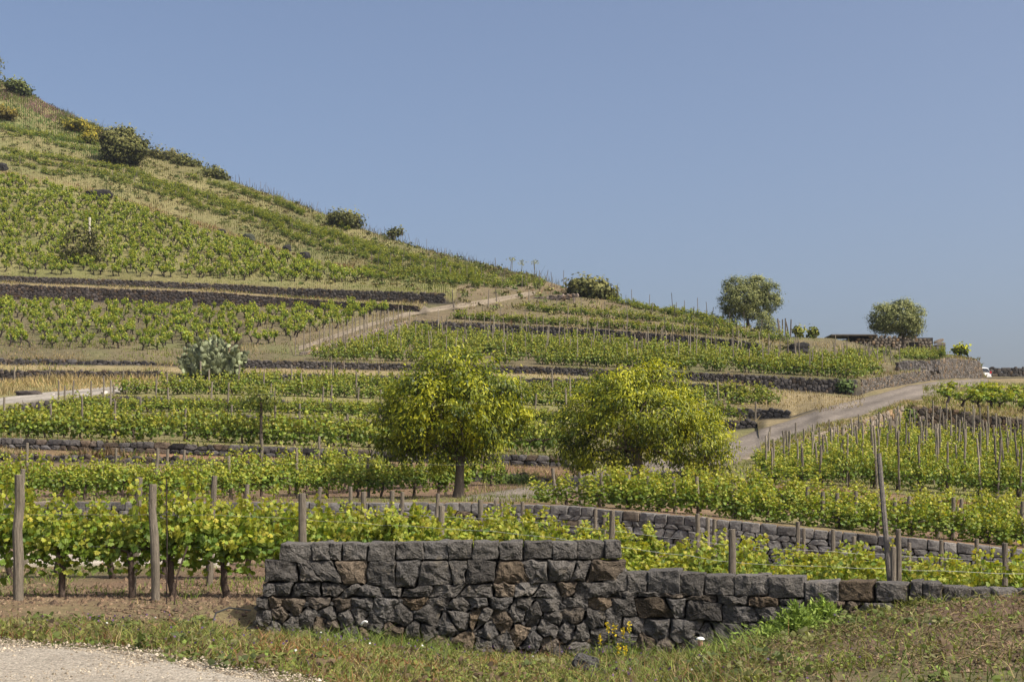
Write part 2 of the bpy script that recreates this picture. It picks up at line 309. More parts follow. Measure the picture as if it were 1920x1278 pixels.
def build_terrain():
    rows = []; zone = []; soft = []
    colsYZ = [col_at(p) for p in COLS]
    CY = np.array([c[0] for c in colsYZ]); CZ = np.array([c[1] for c in colsYZ])
    for i in range(NC - 1):
        n = NSUB.get(NAMES[i], 1)
        for k in range(n):
            t = k / n
            rows.append((CY[:, i] * (1 - t) + CY[:, i + 1] * t, CZ[:, i] * (1 - t) + CZ[:, i + 1] * t)); zone.append(NAMES[i]); soft.append(min(t, 1 - t) * 2 if n > 1 else 0)
    rows.append((CY[:, -1], CZ[:, -1])); zone.append('beyond'); soft.append(0)
    V = np.zeros((len(rows), len(COLS), 3))
    for r, (y, z) in enumerate(rows):
        V[r, :, 0] = (COLS - 960) / F * y; V[r, :, 1] = y; V[r, :, 2] = z
    amp = np.clip(V[:, :, 1] / 400.0, .02, .22) * np.array(soft)[:, None]
    V[:, :, 2] += amp * fbm(V, .8, 3)
    C = np.zeros_like(V)
    alive = np.array([[d[0] <= p <= d[1] for p in COLS] for _, d in CURVES])
    ZTAB = np.zeros((NC, len(COLS), 3)); DTAB = np.zeros((NC, len(COLS)), bool)
    for i in range(NC):
        for j in range(len(COLS)):
            k = i; nm = NAMES[k]
            if not (alive[k, j] and (ZONES.get(nm) is not DARK or alive[min(k + 1, NC - 1), j])):
                while k > 0 and not (alive[k, j] and ZONES.get(NAMES[k]) is not DARK): k -= 1
            ZTAB[i, j] = ZONES.get(NAMES[k], OLIVE); DTAB[i, j] = ZONES.get(NAMES[k]) is DARK
    n1 = fbm(V, .22, 4)[..., None]; n2 = fbm(V + 91, .55, 3)[..., None]; n3 = fbm(V + 41, .12, 3)[..., None]
    for r in range(len(rows)):
        C[r] = ZTAB[NAMES.index(zone[r])]
    md = np.array([z in ('front', 'mound') for z in zone])[:, None] & (COLS[None] > 1400); C = np.where((md)[..., None], C * (1 - np.clip((COLS - 1400) / 200, 0, 1))[None, :, None] + np.array([.105, .068, .045]) * np.clip((COLS - 1400) / 200, 0, 1)[None, :, None], C)
    zi = DTAB[np.array([NAMES.index(z) for z in zone])][:, :, None]
    g = np.clip(n1 * 1.6 + .1, 0, 1) * ~zi
    C = C * (1 - .55 * g) + GREEN * .55 * g
    s = np.clip(n2 * 1.5 - .1, 0, 1) * ~zi
    C = C * (1 - .4 * s) + (STRAW * .8) * .4 * s
    C *= 1 + .35 * n3
    R_, K = V.shape[:2]
    a = np.arange(R_ * K).reshape(R_, K)
    q = np.stack([a[:-1, :-1], a[:-1, 1:], a[1:, 1:], a[1:, :-1]], -1).reshape(-1, 4)
    mb = MB(); mb.add(V.reshape(-1, 3), q, C.reshape(-1, 3))
    o = mb.build('ground', M_GROUND, smooth=True); tag(o, kind='structure')
build_terrain()

def drape(name, left, right, mat, lift=.03, n=60, m=10):
    """a sheet laid on the terrain between two edges given as (px, py) points"""
    left = np.array(left, float); right = np.array(right, float)
    def par(p): 
        d = np.concatenate([[0], np.cumsum(np.hypot(*np.diff(p, axis=0).T))]); return d / d[-1]
    tl, tr = par(left), par(right); V = []
    for i in range(n + 1):
        t = i / n
        L = ground_p(np.interp(t, tl, left[:, 0]), np.interp(t, tl, left[:, 1])); Rr = ground_p(np.interp(t, tr, right[:, 0]), np.interp(t, tr, right[:, 1]))
        for j in range(m + 1):
            jt = j / m + (.04 * noise(np.array([[i * .35, j * .2, 3.0]]))[0] if j in (0, m) else 0)
            p = L * (1 - jt) + Rr * jt; p[2] = ground_xy(p[0], p[1]) + lift - (.06 if j in (0, m) else 0) + .03 * noise(p[None] * .7)[0] * (p[1] > 30); V.append(p)
    a = np.arange((n + 1) * (m + 1)).reshape(n + 1, m + 1)
    q = np.stack([a[:-1, :-1], a[1:, :-1], a[1:, 1:], a[:-1, 1:]], -1).reshape(-1, 4)
    jt = np.tile(np.linspace(0, 1, m + 1), n + 1)[:, None]; ii = np.repeat(np.arange(n + 1), m + 1)      # worn wheel tracks, loose middle, earthy edges
    wear = .5 * (1 + .16 * np.exp(-((jt - .3) / .09) ** 2) + .16 * np.exp(-((jt - .7) / .09) ** 2) - .16 * np.exp(-((jt - .5) / .1) ** 2) + .22 * noise(np.column_stack([ii * .3, jt[:, 0] * 4, ii * 0]))[:, None])
    edge = np.clip((.14 - np.minimum(jt, 1 - jt)) / .14, 0, 1); C = wear * (1 - .35 * edge) * np.array([1, 1, 1]) * (1 - edge * np.array([0, .04, .22]))
    mb = MB(); mb.add(V, q, C); o = mb.build(name, mat, smooth=True)
    return tag(o, kind='structure')
# pale gravel lot in the foreground: flat sheet with a ragged weedy edge
def gravel_lot():
    edge = [(-13, 17.2), (-7.5, 16.0), (-5.6, 15.4), (-3.5, 14.3), (-1.4, 12.4), (-.6, 10.7), (0.2, 8.6), (1.6, 5.5), (3, 2)]
    e = np.array(edge); d = np.concatenate([[0], np.cumsum(np.hypot(*np.diff(e, axis=0).T))]); t = np.linspace(0, d[-1], 200)
    ex = np.interp(t, d, e[:, 0]) + .12 * noise(np.stack([t, t * 0, t * 0], 1), 2.1); ey = np.interp(t, d, e[:, 1]) + .12 * noise(np.stack([t, t * 0 + 9, t * 0], 1), 2.3)
    V = []; K = 24
    for x, y in zip(ex, ey):
        for k in range(K + 1):
            s = k / K; px_, py_ = x * (1 - s) + (-14 - 0 * x) * s, y * (1 - s) + (1.0) * s
            V.append((px_, py_, ground_xy(px_, py_) + .035 - .05 * (k == 0) + .012 * noise(np.array([[px_, py_, 0]]), 1.1)[0]))
    a = np.arange(200 * (K + 1)).reshape(200, K + 1)
    q = np.stack([a[:-1, :-1], a[1:, :-1], a[1:, 1:], a[:-1, 1:]], -1).reshape(-1, 4)
    mb = MB(); mb.add(V, q); tag(mb.build('gravel_lot', M_GRAVEL, smooth=True), kind='structure')
gravel_lot()
drape('gravel_path', [(-150, 1036), (300, 1037), (430, 1039)], [(-150, 1062), (300, 1064), (430, 1066)], M_GRAVEL2, .035)
ROADL = [(884, 928), (960, 917), (1030, 900), (1100, 884), (1200, 866), (1300, 846), (1372, 826), (1420, 806), (1480, 787), (1530, 768), (1580, 754), (1640, 740), (1700, 723), (1760, 714), (1846, 709)]
ROADR = [(870, 938), (960, 939), (1040, 931), (1150, 908), (1260, 893), (1340, 884), (1383, 868), (1422, 849), (1486, 826), (1566, 797), (1646, 774), (1703, 754), (1756, 741), (1806, 729), (1862, 717)]
drape('road', ROADL, ROADR, M_ROAD, .05, 110, 14)
drape('farm_track', [(-200, 778), (0, 745), (100, 733), (170, 727), (230, 722), (330, 708)], [(-200, 800), (0, 761), (80, 752), (150, 745), (212, 738), (345, 715)], M_TRACK, .05, 50, 8)
drape('footpath', [(560, 648), (640, 622), (700, 602), (760, 585), (830, 573), (900, 562), (1000, 545)], [(560, 658), (640, 631), (700, 611), (770, 592), (840, 581), (910, 572), (1010, 552)], M_PATH, .05, 50, 6)

# ------------------------------------------------------------------ dry stone walls
def voronoi(seeds, k=14, box=1.0):
    n = len(seeds); D = ((seeds[:, None] - seeds[None]) ** 2).sum(-1); order = np.argsort(D, 1)[:, 1:k + 1]
    cells = []
    for i in range(n):
        sx, sy = seeds[i]; poly = [(sx - box, sy - box), (sx + box, sy - box), (sx + box, sy + box), (sx - box, sy + box)]
        for j in order[i]:
            tx, ty = seeds[j]; nx, ny = tx - sx, ty - sy; c = (nx * (sx + tx) + ny * (sy + ty)) / 2
            out_ = []; m = len(poly)
            for a in range(m):
                p, q = poly[a], poly[(a + 1) % m]; dp, dq = nx * p[0] + ny * p[1] - c, nx * q[0] + ny * q[1] - c
                if dp <= 0: out_.append(p)
                if dp * dq < 0:
                    t = dp / (dp - dq); out_.append((p[0] + (q[0] - p[0]) * t, p[1] + (q[1] - p[1]) * t))
            poly = out_
            if not poly: break
        cells.append(np.array(poly) if len(poly) > 2 else None)
    return cells
def clip_h(poly, h):
    out_ = []; m = len(poly)
    for a in range(m):
        p, q = poly[a], poly[(a + 1) % m]
        if p[1] <= h: out_.append(p)
        if (p[1] - h) * (q[1] - h) < 0:
            t = (h - p[1]) / (q[1] - p[1]); out_.append(p + (q - p) * t)
    return np.array(out_)
def resample(poly, N):
    d = np.concatenate([[0], np.cumsum(np.hypot(*np.diff(np.vstack([poly, poly[:1]]), axis=0).T))])
    t = np.linspace(0, d[-1], N, endpoint=False); pp = np.vstack([poly, poly[:1]])
    r = np.stack([np.interp(t, d, pp[:, 0]), np.interp(t, d, pp[:, 1])], 1)
    return r
def stone(mb, poly, mapf, col, N, rings, gap, bulge, depth, amp, rnd=1, seed=0.0):
    """one stone: a rounded, lumpy block grown from its outline (s, h) with face towards +d"""
    c = poly.mean(0); r = np.hypot(*(poly - c).T).mean()
    if r < 1e-3: return
    b = resample(c + (poly - c) * max(.3, 1 - gap / r), N)
    for _ in range(rnd): b = b * .5 + .25 * np.roll(b, 1, 0) + .25 * np.roll(b, -1, 0)
    tilt = rng.normal(size=2) * .10
    L = []; n = len(rings)
    for f, d in rings:
        q = c + (b - c) * f; dd = np.full(N, d * bulge if d > 0 else d * depth)
        if d > -.5: dd = dd + ((q - c) @ tilt)
        L.append(np.column_stack([q, dd]))
    L.append(np.array([[c[0], c[1], bulge]]))
    Q = np.concatenate(L)
    fr = Q[:, 2] > 1e-4; e = (Q[:, :2] - c) / r
    for _ in range(4 if N > 12 else 2):
        an = rng.uniform(0, 2 * np.pi); sl = rng.uniform(.35, 1.1); pl = bulge * (rng.uniform(.95, 1.35) - sl * (e @ np.array([np.cos(an), np.sin(an)])))
        Q[:, 2] = np.where(fr, np.minimum(Q[:, 2], pl), Q[:, 2])
    if amp > 0:
        nn = np.column_stack([Q[:, 0], Q[:, 1], Q[:, 2] * .6 + seed])
        msk = (Q[:, 2] > -depth * .5)
        Q[:, 2] += (amp * fbm(nn, 1.1 / max(r, .05), 3) + amp * .7 * fbm(nn + 5, 4 / max(r, .05), 3)) * msk
        Q[:, 0] += amp * .6 * noise(nn + 31, 1.6 / r); Q[:, 1] += amp * .6 * noise(nn + 71, 1.6 / r)
    k = np.arange(N); fs = []
    for i in range(n - 1): fs.append(np.stack([i * N + k, i * N + (k + 1) % N, (i + 1) * N + (k + 1) % N, (i + 1) * N + k], 1))
    tri = np.stack([(n - 1) * N + k, (n - 1) * N + (k + 1) % N, np.full(N, n * N)], 1)
    mb.add(mapf(Q), [np.concatenate(fs), tri], col)
RINGS_HI = [(1.0, -1.0), (1.0, -.16), (.99, .1), (.95, .62), (.87, .9), (.72, 1.0), (.52, 1.05), (.28, 1.1)]
RINGS_LO = [(1.0, -1.0), (1.0, -.1), (.92, .75), (.55, 1.0)]
def path_map(pts):
    """pts: base points along a wall; returns length, map (s, h, d) -> world"""
    pts = np.asarray(pts); d = np.concatenate([[0], np.cumsum(np.hypot(*np.diff(pts[:, :2], axis=0).T))])
    t = np.gradient(pts[:, :2], axis=0); t /= np.maximum(np.hypot(*t.T)[:, None], 1e-9)
    nrm = np.stack([t[:, 1], -t[:, 0]], 1)      # to the right of travel: towards the camera for a path going +x
    def f(Q, hs=None):
        s, h, dd = Q.T; x = np.interp(s, d, pts[:, 0]); y = np.interp(s, d, pts[:, 1]); z = np.interp(s, d, pts[:, 2])
        nx = np.interp(s, d, nrm[:, 0]); ny = np.interp(s, d, nrm[:, 1])
        over = np.clip(s - d[-1], 0, None) - np.clip(-s, 0, None)
        return np.column_stack([x + nx * dd + over * t[0 if s.mean() < 0 else -1][0], y + ny * dd, z + h])
    return d, f
def stone_tint(base, var=.3, brown=.15, n=1):
    c = np.array(base) * (1 + rng.normal() * var * .6)
    if rng.random() < brown: c = c * (1 + (np.array([1.38, 1.12, .82]) - 1) * rng.uniform(.3, 1))
    elif rng.random() < .2: c = c * np.array([.98, 1.0, 1.03])
    return np.clip(c, .012, .6)
def dry_wall(label, basepts, toppts, size=(.42, .26), tint=(.06, .056, .055), var=.45, brown=.15, gap=.006, bulge=.07, amp=.025, N=10, cope=None, jit=.3, squared=False, cat='stone wall', sink=.25, name='dry_stone_wall'):
    """basepts/toppts: (px, py, Y) along the wall"""
    b = np.array(basepts, float); tp = np.array(toppts, float)
    px = np.arange(b[0, 0], b[-1, 0] + 1e-6, 6.0)
    B = np.array([P(p, np.interp(p, b[:, 0], b[:, 1]), np.interp(p, b[:, 0], b[:, 2])) for p in px])
    topz = np.array([P(p, np.interp(p, tp[:, 0], tp[:, 1]), np.interp(p, b[:, 0], b[:, 2]))[2] for p in px])
    H = np.maximum(topz - B[:, 2], .05)
    d, f = path_map(B); Lt = d[-1]; Hm = float(np.percentile(H, 80)) + sink
    ch = cope[1] if cope else 0
    rows = max(1, round((Hm - ch) / size[1])); rh = (Hm - ch) / rows; S = []
    for r in range(-1, rows + 1):
        s = -size[0] + rng.random() * size[0]
        while s < Lt + size[0]:
            S.append((s, (r + .5) * rh + rng.normal() * rh * jit)); s += size[0] * rng.uniform(.6, 1.5)
    if squared:
        hh_ = np.cumsum([0] + [rng.uniform(.75, 1.3) for _ in range(rows)]); hh_ = hh_ / hh_[-1] * (Hm - ch)
        cc = list(coursed(0, Lt, list(hh_), size[0], .03)); S = [(c[0], c[2][:, 1].mean()) for c in cc]; cells = [resample(c[2], 20) for c in cc]
    else: S = np.array(S); cells = voronoi(S)
    root = None; mb = MB(); hs = lambda s: np.interp(s, d, H)
    for (s, h), poly in zip(S, cells):
        if poly is None or not (0 <= s <= Lt) or not (0 < h < Hm - ch): continue
        poly = clip_h(poly, Hm - ch + (rng.normal() * .05 if not cope else 0))
        if len(poly) < 3: continue
        def mp(Q):
            Q = Q.copy(); hh = hs(Q[:, 0]); Q[:, 1] = (Q[:, 1] / Hm) * (hh + sink) - sink; return f(Q)
        if hs(s) < .12: continue
        stone(mb, poly, mp, stone_tint(tint, var, brown), N, RINGS_LO, gap, bulge, .22, amp, 0, s)
    if cope:
        root = empty(name, tuple(B[len(B) // 2]), label, cat)
        inv = Vector(root.location)
        mb.V = [v - np.array(inv) for v in mb.V]; mb.build('wall_face', M_STONEFAR, root)
        mc = MB(); s = 0
        while s < Lt:
            wd = cope[0] * rng.uniform(.75, 1.3); e = min(s + wd, Lt)
            poly = np.array([(s, Hm - ch), (e, Hm - ch + rng.normal() * .01), (e, Hm + rng.normal() * .012), (s, Hm + rng.normal() * .012)])
            def mp(Q):
                Q = Q.copy(); hh = hs(Q[:, 0]); Q[:, 1] = (Q[:, 1] - Hm) + hh; return f(Q)
            stone(mc, resample(poly, 24), mp, stone_tint(tint, var, brown), 18, RINGS_LO, gap * .7, bulge, .4, amp * .7, 0, s); s = e
        mc.V = [v - np.array(inv) for v in mc.V]; mc.build('coping', M_STONEFAR, root)
    else:
        o = mb.build(name, M_STONEFAR); tag(o, label, cat)
def seg(base, tops, p0, p1, step_=40):
    b = np.array(base, float); t = np.array(tops, float)
    ps = np.unique(np.concatenate([[p0, p1], b[(b[:, 0] > p0) & (b[:, 0] < p1), 0], t[(t[:, 0] > p0) & (t[:, 0] < p1), 0]]))
    B = [(p, np.interp(p, b[:, 0], b[:, 1]), np.interp(p, b[:, 0], b[:, 2]) - .02) for p in ps]
    T = [(p, np.interp(p, t[:, 0], t[:, 1])) for p in ps]
    return B, T
def coursed(s0, s1, rows, wd, wob=.02, seed=0.0):
    """cells of roughly squared stones in courses; rows = heights of the bed joints from bottom to top"""
    bed = lambda k, s: rows[k] + (wob * noise(np.array([[s * 1.7 + seed, k * 7.3, 2.0]]))[0] if 0 < k < len(rows) - 1 else 0)
    for k in range(len(rows) - 1):
        s = s0 - rng.random() * wd * .5; j = 0.0; h = rows[k + 1] - rows[k]
        while s < s1:
            e = s + wd * rng.uniform(.55, 1.5) * (.75 + .25 * min(1.6, h / .25)); j2 = rng.normal() * .05
            yield (s + e) / 2, k, np.array([(s - j, bed(k, s)), (e - j2, bed(k, e)), (e + j2, bed(k + 1, e)), (s + j, bed(k + 1, s))]); s, j = e, j2
GREY = (.150, .140, .128); LAVA = (.080, .072, .066); RUBB = (.085, .072, .062)
dry_wall('long squared grey stone terrace wall with flat coping behind the near vine posts', *seg(MB_, MT, -330, 2200), size=(.36, .19), tint=GREY, var=.3, brown=.08, cope=(.42, .27), N=12, bulge=.035, amp=.018, jit=.14, gap=.008, squared=True)
dry_wall('low dark rubble wall under the brown ledge, left of the first walnut tree', *seg(RB, RT, -330, 1050), size=(.36, .22), tint=LAVA, N=9, brown=.25)
dry_wall('dark blocky lava wall along the brown ledge below the three vine terraces', *seg(AB, AT, -330, 1070), squared=True, size=(.46, .25), tint=(.085, .077, .072), N=10, brown=.25, bulge=.08)
dry_wall('thin low stone edge between two vine rows left of the walnut trees', *seg(CURVES[CI['t4base']][0], CURVES[CI['t4top']][0], 225, 1040), tint=LAVA, N=8)
dry_wall('low stone wall holding the pale farm track and the upper vine rows', *seg(T5B, T5T, -330, 1422), tint=(.085, .075, .068), N=8)
dry_wall('short black stone terrace end beside the road bend, upper of the stepped pair', *seg(B6, [(1240, 771), (1255, 761), (1422, 764), (1478, 768), (1490, 777)], 1255, 1484), tint=LAVA, N=9)
dry_wall('brown rubble wall with posts above the straw coloured grass and farm track', *seg(CB, CT, -330, 305), tint=RUBB, N=8, size=(.38, .22))
dry_wall('dark wall just below the straw grass ledge, behind both walnut trees', *seg(CB, CT, 388, 1396), tint=LAVA, N=8, size=(.38, .22))
dry_wall('broken tumbled black rubble line below the bush vine field', *seg(GB, GT, -330, 290), tint=LAVA, N=8, jit=.6)
dry_wall('long dark dry stone wall from the cactus to the corner at the road', *seg(GB, GT, 458, 1608), tint=(.088, .078, .070), N=9, size=(.38, .23))
dry_wall('pale lichen covered stone wall climbing beside the road to the white car', *seg(GB, GT, 1614, 1842), tint=(.105, .092, .078), N=9, size=(.4, .24), brown=.3)
dry_wall('pale slanting stone wall beside the footpath with leaning stakes', *seg(FB, FT, 560, 768), tint=(.17, .14, .11), N=8, size=(.38, .22))
dry_wall('black dry stone wall above the wide staked vine field in the middle', *seg(FB, FT, 774, 1428), tint=LAVA, N=8, size=(.4, .24))
dry_wall('tall lower black wall behind the bush vine field on the left', *seg(EB, ET, -330, 786), tint=(.072, .060, .053), N=8, size=(.42, .25), brown=.3)
dry_wall('upper wall of the stacked pair at the foot of the hillside vineyard', *seg(UB, UT, -330, 838), tint=(.085, .074, .064), N=8, size=(.38, .22), brown=.2)
dry_wall('pale stone kerb wall falling along the right edge of the road', *seg(HB, HT, 1392, 1698), tint=(.19, .155, .12), N=9, size=(.45, .28), brown=.3)
dry_wall('dark brown stone wall above the staked vineyard at the right edge', *seg(HB, HT, 1708, 2200), tint=(.075, .062, .051), N=10, size=(.42, .24), brown=.4)
dry_wall('low flat layered stone edge between the two right vineyards', *seg(RB, RT, 1345, 2200), tint=(.12, .098, .08), N=9, size=(.5, .16), brown=.25)
W11B = [(1684, 693, 121), (1766, 689, 127)]
dry_wall('short dark wall under the vines below the stone hut', W11B, [(1684, 677), (1766, 674)], tint=LAVA, N=8)
dry_wall('distant dark wall topped with brush behind the white car', [(1856, 709, 150.5), (1990, 709, 151.5)], [(1856, 689), (1990, 687)], tint=(.05, .045, .04), N=8, size=(.5, .35))
dry_wall('little pale stone kerb at the top bend of the footpath', [(940, 566, 155), (1000, 562, 155), (1085, 556, 153)], [(940, 563), (1000, 556), (1085, 549)], tint=(.2, .16, .13), N=7, size=(.5, .25))

def front_wall():
    PXs = np.arange(455, 2200, 6.0)
    Yp = lambda p: np.interp(p, [455, 1200, 1400, 1500, 1600, 1750, 1920, 1990], [19, 19, 18.7, 18.5, 18.3, 18, 17.8, 17.7]) - .05
    base = np.array([P(p, 900, Yp(p)) for p in PXs]); base[:, 2] = 0
    d, f = path_map(base)
    Sx = lambda p: np.interp(p, PXs, d)
    pxs = lambda s: np.interp(s, d, PXs)
    zof = lambda p, y: CAMZ + (HY - y) / F * Yp(p)
    gz = lambda p: zof(p, np.interp(p, [q[0] for q in W1B], [q[1] for q in W1B]))
    topy = lambda p: np.where(p < 1142, np.interp(p, [510, 700, 900, 1142], [1019, 1016, 1014, 1014]), np.interp(p, [1142, 1300, 1500, 1700, 1920, 1990], [1069, 1076, 1083, 1092, 1104, 1108]))
    ztop = lambda s: zof(pxs(s), topy(pxs(s)))
    root = empty('dry_stone_wall', tuple(base[len(base) // 2]), 'big black lava stone wall in front, stepped down to the right', 'stone wall')
    off = np.array(root.location)
    # core
    mc = MB(); s = np.linspace(Sx(530), Sx(2190), 160); zt = np.minimum(ztop(s), np.minimum(ztop(s + .12), ztop(s - .12))) - .10
    ring = []
    for dd, zz in ((-.1, None), (-.1, 1), (-.42, 1), (-.42, None)):
        ring.append(f(np.column_stack([s, (zt if zz else np.full_like(s, -1.3)), np.full_like(s, dd)])))
    V = np.concatenate(ring) - off; n = len(s); k = np.arange(n - 1)
    q = np.concatenate([np.stack([a * n + k, a * n + k + 1, (a + 1) * n + k + 1, (a + 1) * n + k], 1) for a in range(3)])
    caps = np.array([[0, n, 2 * n, 3 * n], [n - 1, 4 * n - 1, 3 * n - 1, 2 * n - 1]])
    mc.add(V, [q, caps], (.055, .048, .042)); mc.build('wall_core', M_STONE, root)
    # coping blocks
    mb = MB(); cop_h = .245
    def block(s0, s1, z0, z1, col, depth=.46):
        j = lambda: rng.normal() * .008
        poly = np.array([(s0 + j(), z0 + j()), (s1 + j(), z0 + j()), (s1 + j(), z1 + j()), (s0 + j(), z1 + j())])
        stone(mb, resample(poly, 44), f, col, 44, RINGS_HI, .004, .045, depth, .026, 0, s0 * 3)
    s = Sx(525)
    for wd in [59, 34, 23, 48, 52, 53, 45, 46, 49, 47, 53, 47, 52, 30]:
        e = s + wd / 1920 * 1920 / F * 19; zt = float(ztop((s + min(e, Sx(1140))) / 2)); block(s, e, zt - cop_h, zt, stone_tint((.132, .121, .108), .22, .12)); s = e
    s = Sx(1130)
    for wd in [47, 36, 62, 44, 58, 63, 66, 62, 66, 62, 22, 40, 48, 38, 50, 46, 40, 52, 44, 60, 38, 47, 55, 42, 50]:
        e = s + wd / F * Yp(pxs(s)); zt = float(np.interp(pxs((s + e) / 2), [1130, 1142, 1300, 1500, 1700, 1920, 1990], [float(ztop(Sx(1150)))] * 2 + [float(ztop(Sx(q))) for q in (1300, 1500, 1700, 1920, 1989)]))
        if s > Sx(2185): break
        block(s, e, zt - .27 + rng.normal() * .02, zt + rng.normal() * .02, stone_tint((.126, .115, .102), .25, .12)); s = e
    mb.V = [v - off for v in mb.V]; mb.build('coping', M_STONE, root)
    # the rubble face
    S = []
    st = float(ztop(Sx(800))) - cop_h
    for lvl, hgt, wd, jit in [(st - .58 - .185 * q, .2, .29, .075) for q in range(8)]:
        s = Sx(440) + rng.random() * .3
        while s < Sx(1150):
            S.append((s, lvl + rng.normal() * jit)); s += wd * rng.uniform(.5, 1.5)
    sr = float(ztop(Sx(1250))) - .27
    for lvl, wd, jit in [(-.42 - .21 * q, .33, .075) for q in range(6)]:
        s = Sx(1150) + rng.random() * .2 + .1
        while s < Sx(2190):
            zt = float(ztop(s)) - .27; S.append((s, zt + lvl - .08 + rng.normal() * jit)); s += wd * rng.uniform(.65, 1.4)
    S = np.array(S); cells = voronoi(S, 18); mf = MB(); LB, RBt = st - .50, .34
    for (a, b, tp_, rws, wd) in ((Sx(506), Sx(1150), st, [-.50, -.345, -.004], .32), (Sx(1150) + .05, Sx(2190), None, [-.34, -.09, -.004], .36)):
        for sm, k, poly in coursed(a, b, rws, wd, .06, a):
            o_ = tp_ if tp_ is not None else float(ztop(sm)) - .27
            if not a - .05 < sm < b: continue
            stone(mf, resample(poly + [0, o_], 44), f, stone_tint((.113, .103, .092), .32, .22), 40, RINGS_HI, .005, .075, .3, .042, 0, sm * 3)
    for (s, z), poly in zip(S, cells):
        p = float(pxs(s)); lim = float(ztop(s)) - (cop_h if p < 1142 else .27) - .004
        left = np.interp(z, [-.75, -.3, .1, .45, .7], [458, 466, 486, 504, 520])
        lim = LB - .004 if s < Sx(1150) else lim - .34
        if poly is None or poly[:, 1].min() > lim - .05 or p < left or z < gz(p) - .35: continue
        poly = clip_h(poly, lim)
        if len(poly) < 3: continue
        poly[:, 0] = np.maximum(poly[:, 0], Sx(left) - .05)
        col = stone_tint((.113, .103, .092), .32, .22)
        stone(mf, resample(poly, 44), f, col, 40, RINGS_HI, .005, .08, .3, .042, 0, s * 3)
        for v in poly[::1] if len(poly) < 9 else poly[::2]:       # small chinking stones in the corners
            if rng.random() < .45 and v[1] < lim - .03:
                a_ = np.sort(rng.uniform(0, 2 * np.pi, 6)); rr_ = rng.uniform(.022, .055); qq = v + rr_ * np.column_stack([np.cos(a_) * 1.3, np.sin(a_)]) * rng.uniform(.7, 1.2, (6, 1))
                stone(mf, qq, f, stone_tint((.080, .075, .071), .35, .15), 10, RINGS_LO, .002, .035, .12, .008, 0, s * 5)
    mf.V = [v - off for v in mf.V]; mf.build('wall_face', M_STONE, root)
front_wall()

# ------------------------------------------------------------------ leaves
HALF = [(0, 0), (.30, -.12), (.52, .15), (.37, .36), (.42, .68), (.17, .68), (0, 1.0)]
LEAF_HI = (np.array(HALF + [(-x, y) for x, y in HALF[1:-1]]), [np.array([[0, 1, 2, 3, 4, 5, 6]]), np.array([[0, 6, 11, 10, 9, 8, 7]])])
LEAF_MID = (np.array([(0, 0), (.5, .12), (.38, .72), (0, 1), (-.38, .72), (-.5, .12)]), [np.array([[0, 1, 2, 3], [0, 3, 4, 5]])])
LEAF_LO = (np.array([(0, 0), (.5, .5), (0, 1), (-.5, .5)]), [np.array([[0, 1, 2, 3]])])
LEAF_NARROW = (np.array([(0, 0), (.17, .35), (.13, .7), (0, 1), (-.13, .7), (-.17, .35)]), [np.array([[0, 1, 2, 3], [0, 3, 4, 5]])])
def leaves(mb, pos, nrm, dr, size, col, tpl, fold=.25, mat=0, curl=.2):
    pos = np.asarray(pos); n = len(pos); nrm = norm(nrm); dr = norm(dr - (dr * nrm).sum(1, keepdims=True) * nrm); sd = np.cross(dr, nrm)
    uv, faces = tpl; k = len(uv); size = np.broadcast_to(size, (n,))[:, None, None]
    wz = -fold * np.abs(uv[:, 0]) - curl * uv[:, 1] ** 2
    V = pos[:, None] + size * (uv[None, :, 0, None] * sd[:, None] + uv[None, :, 1, None] * dr[:, None] + wz[None, :, None] * nrm[:, None])
    offs = (np.arange(n) * k)[:, None, None]
    fs = [(f[None] + offs).reshape(-1, f.shape[1]) for f in faces]
    C = np.repeat(np.asarray(col), k, axis=0)
    mb.add(V.reshape(-1, 3), fs, C, mat)
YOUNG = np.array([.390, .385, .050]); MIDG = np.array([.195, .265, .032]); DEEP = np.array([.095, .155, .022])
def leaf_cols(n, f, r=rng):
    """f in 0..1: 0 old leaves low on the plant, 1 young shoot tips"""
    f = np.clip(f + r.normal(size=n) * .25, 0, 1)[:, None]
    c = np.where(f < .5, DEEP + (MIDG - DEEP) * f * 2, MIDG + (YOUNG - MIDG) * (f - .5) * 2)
    return np.clip(c * (1 + r.normal(size=(n, 1)) * .16) * (1 + r.normal(size=(n, 3)) * .05), .01, .6)
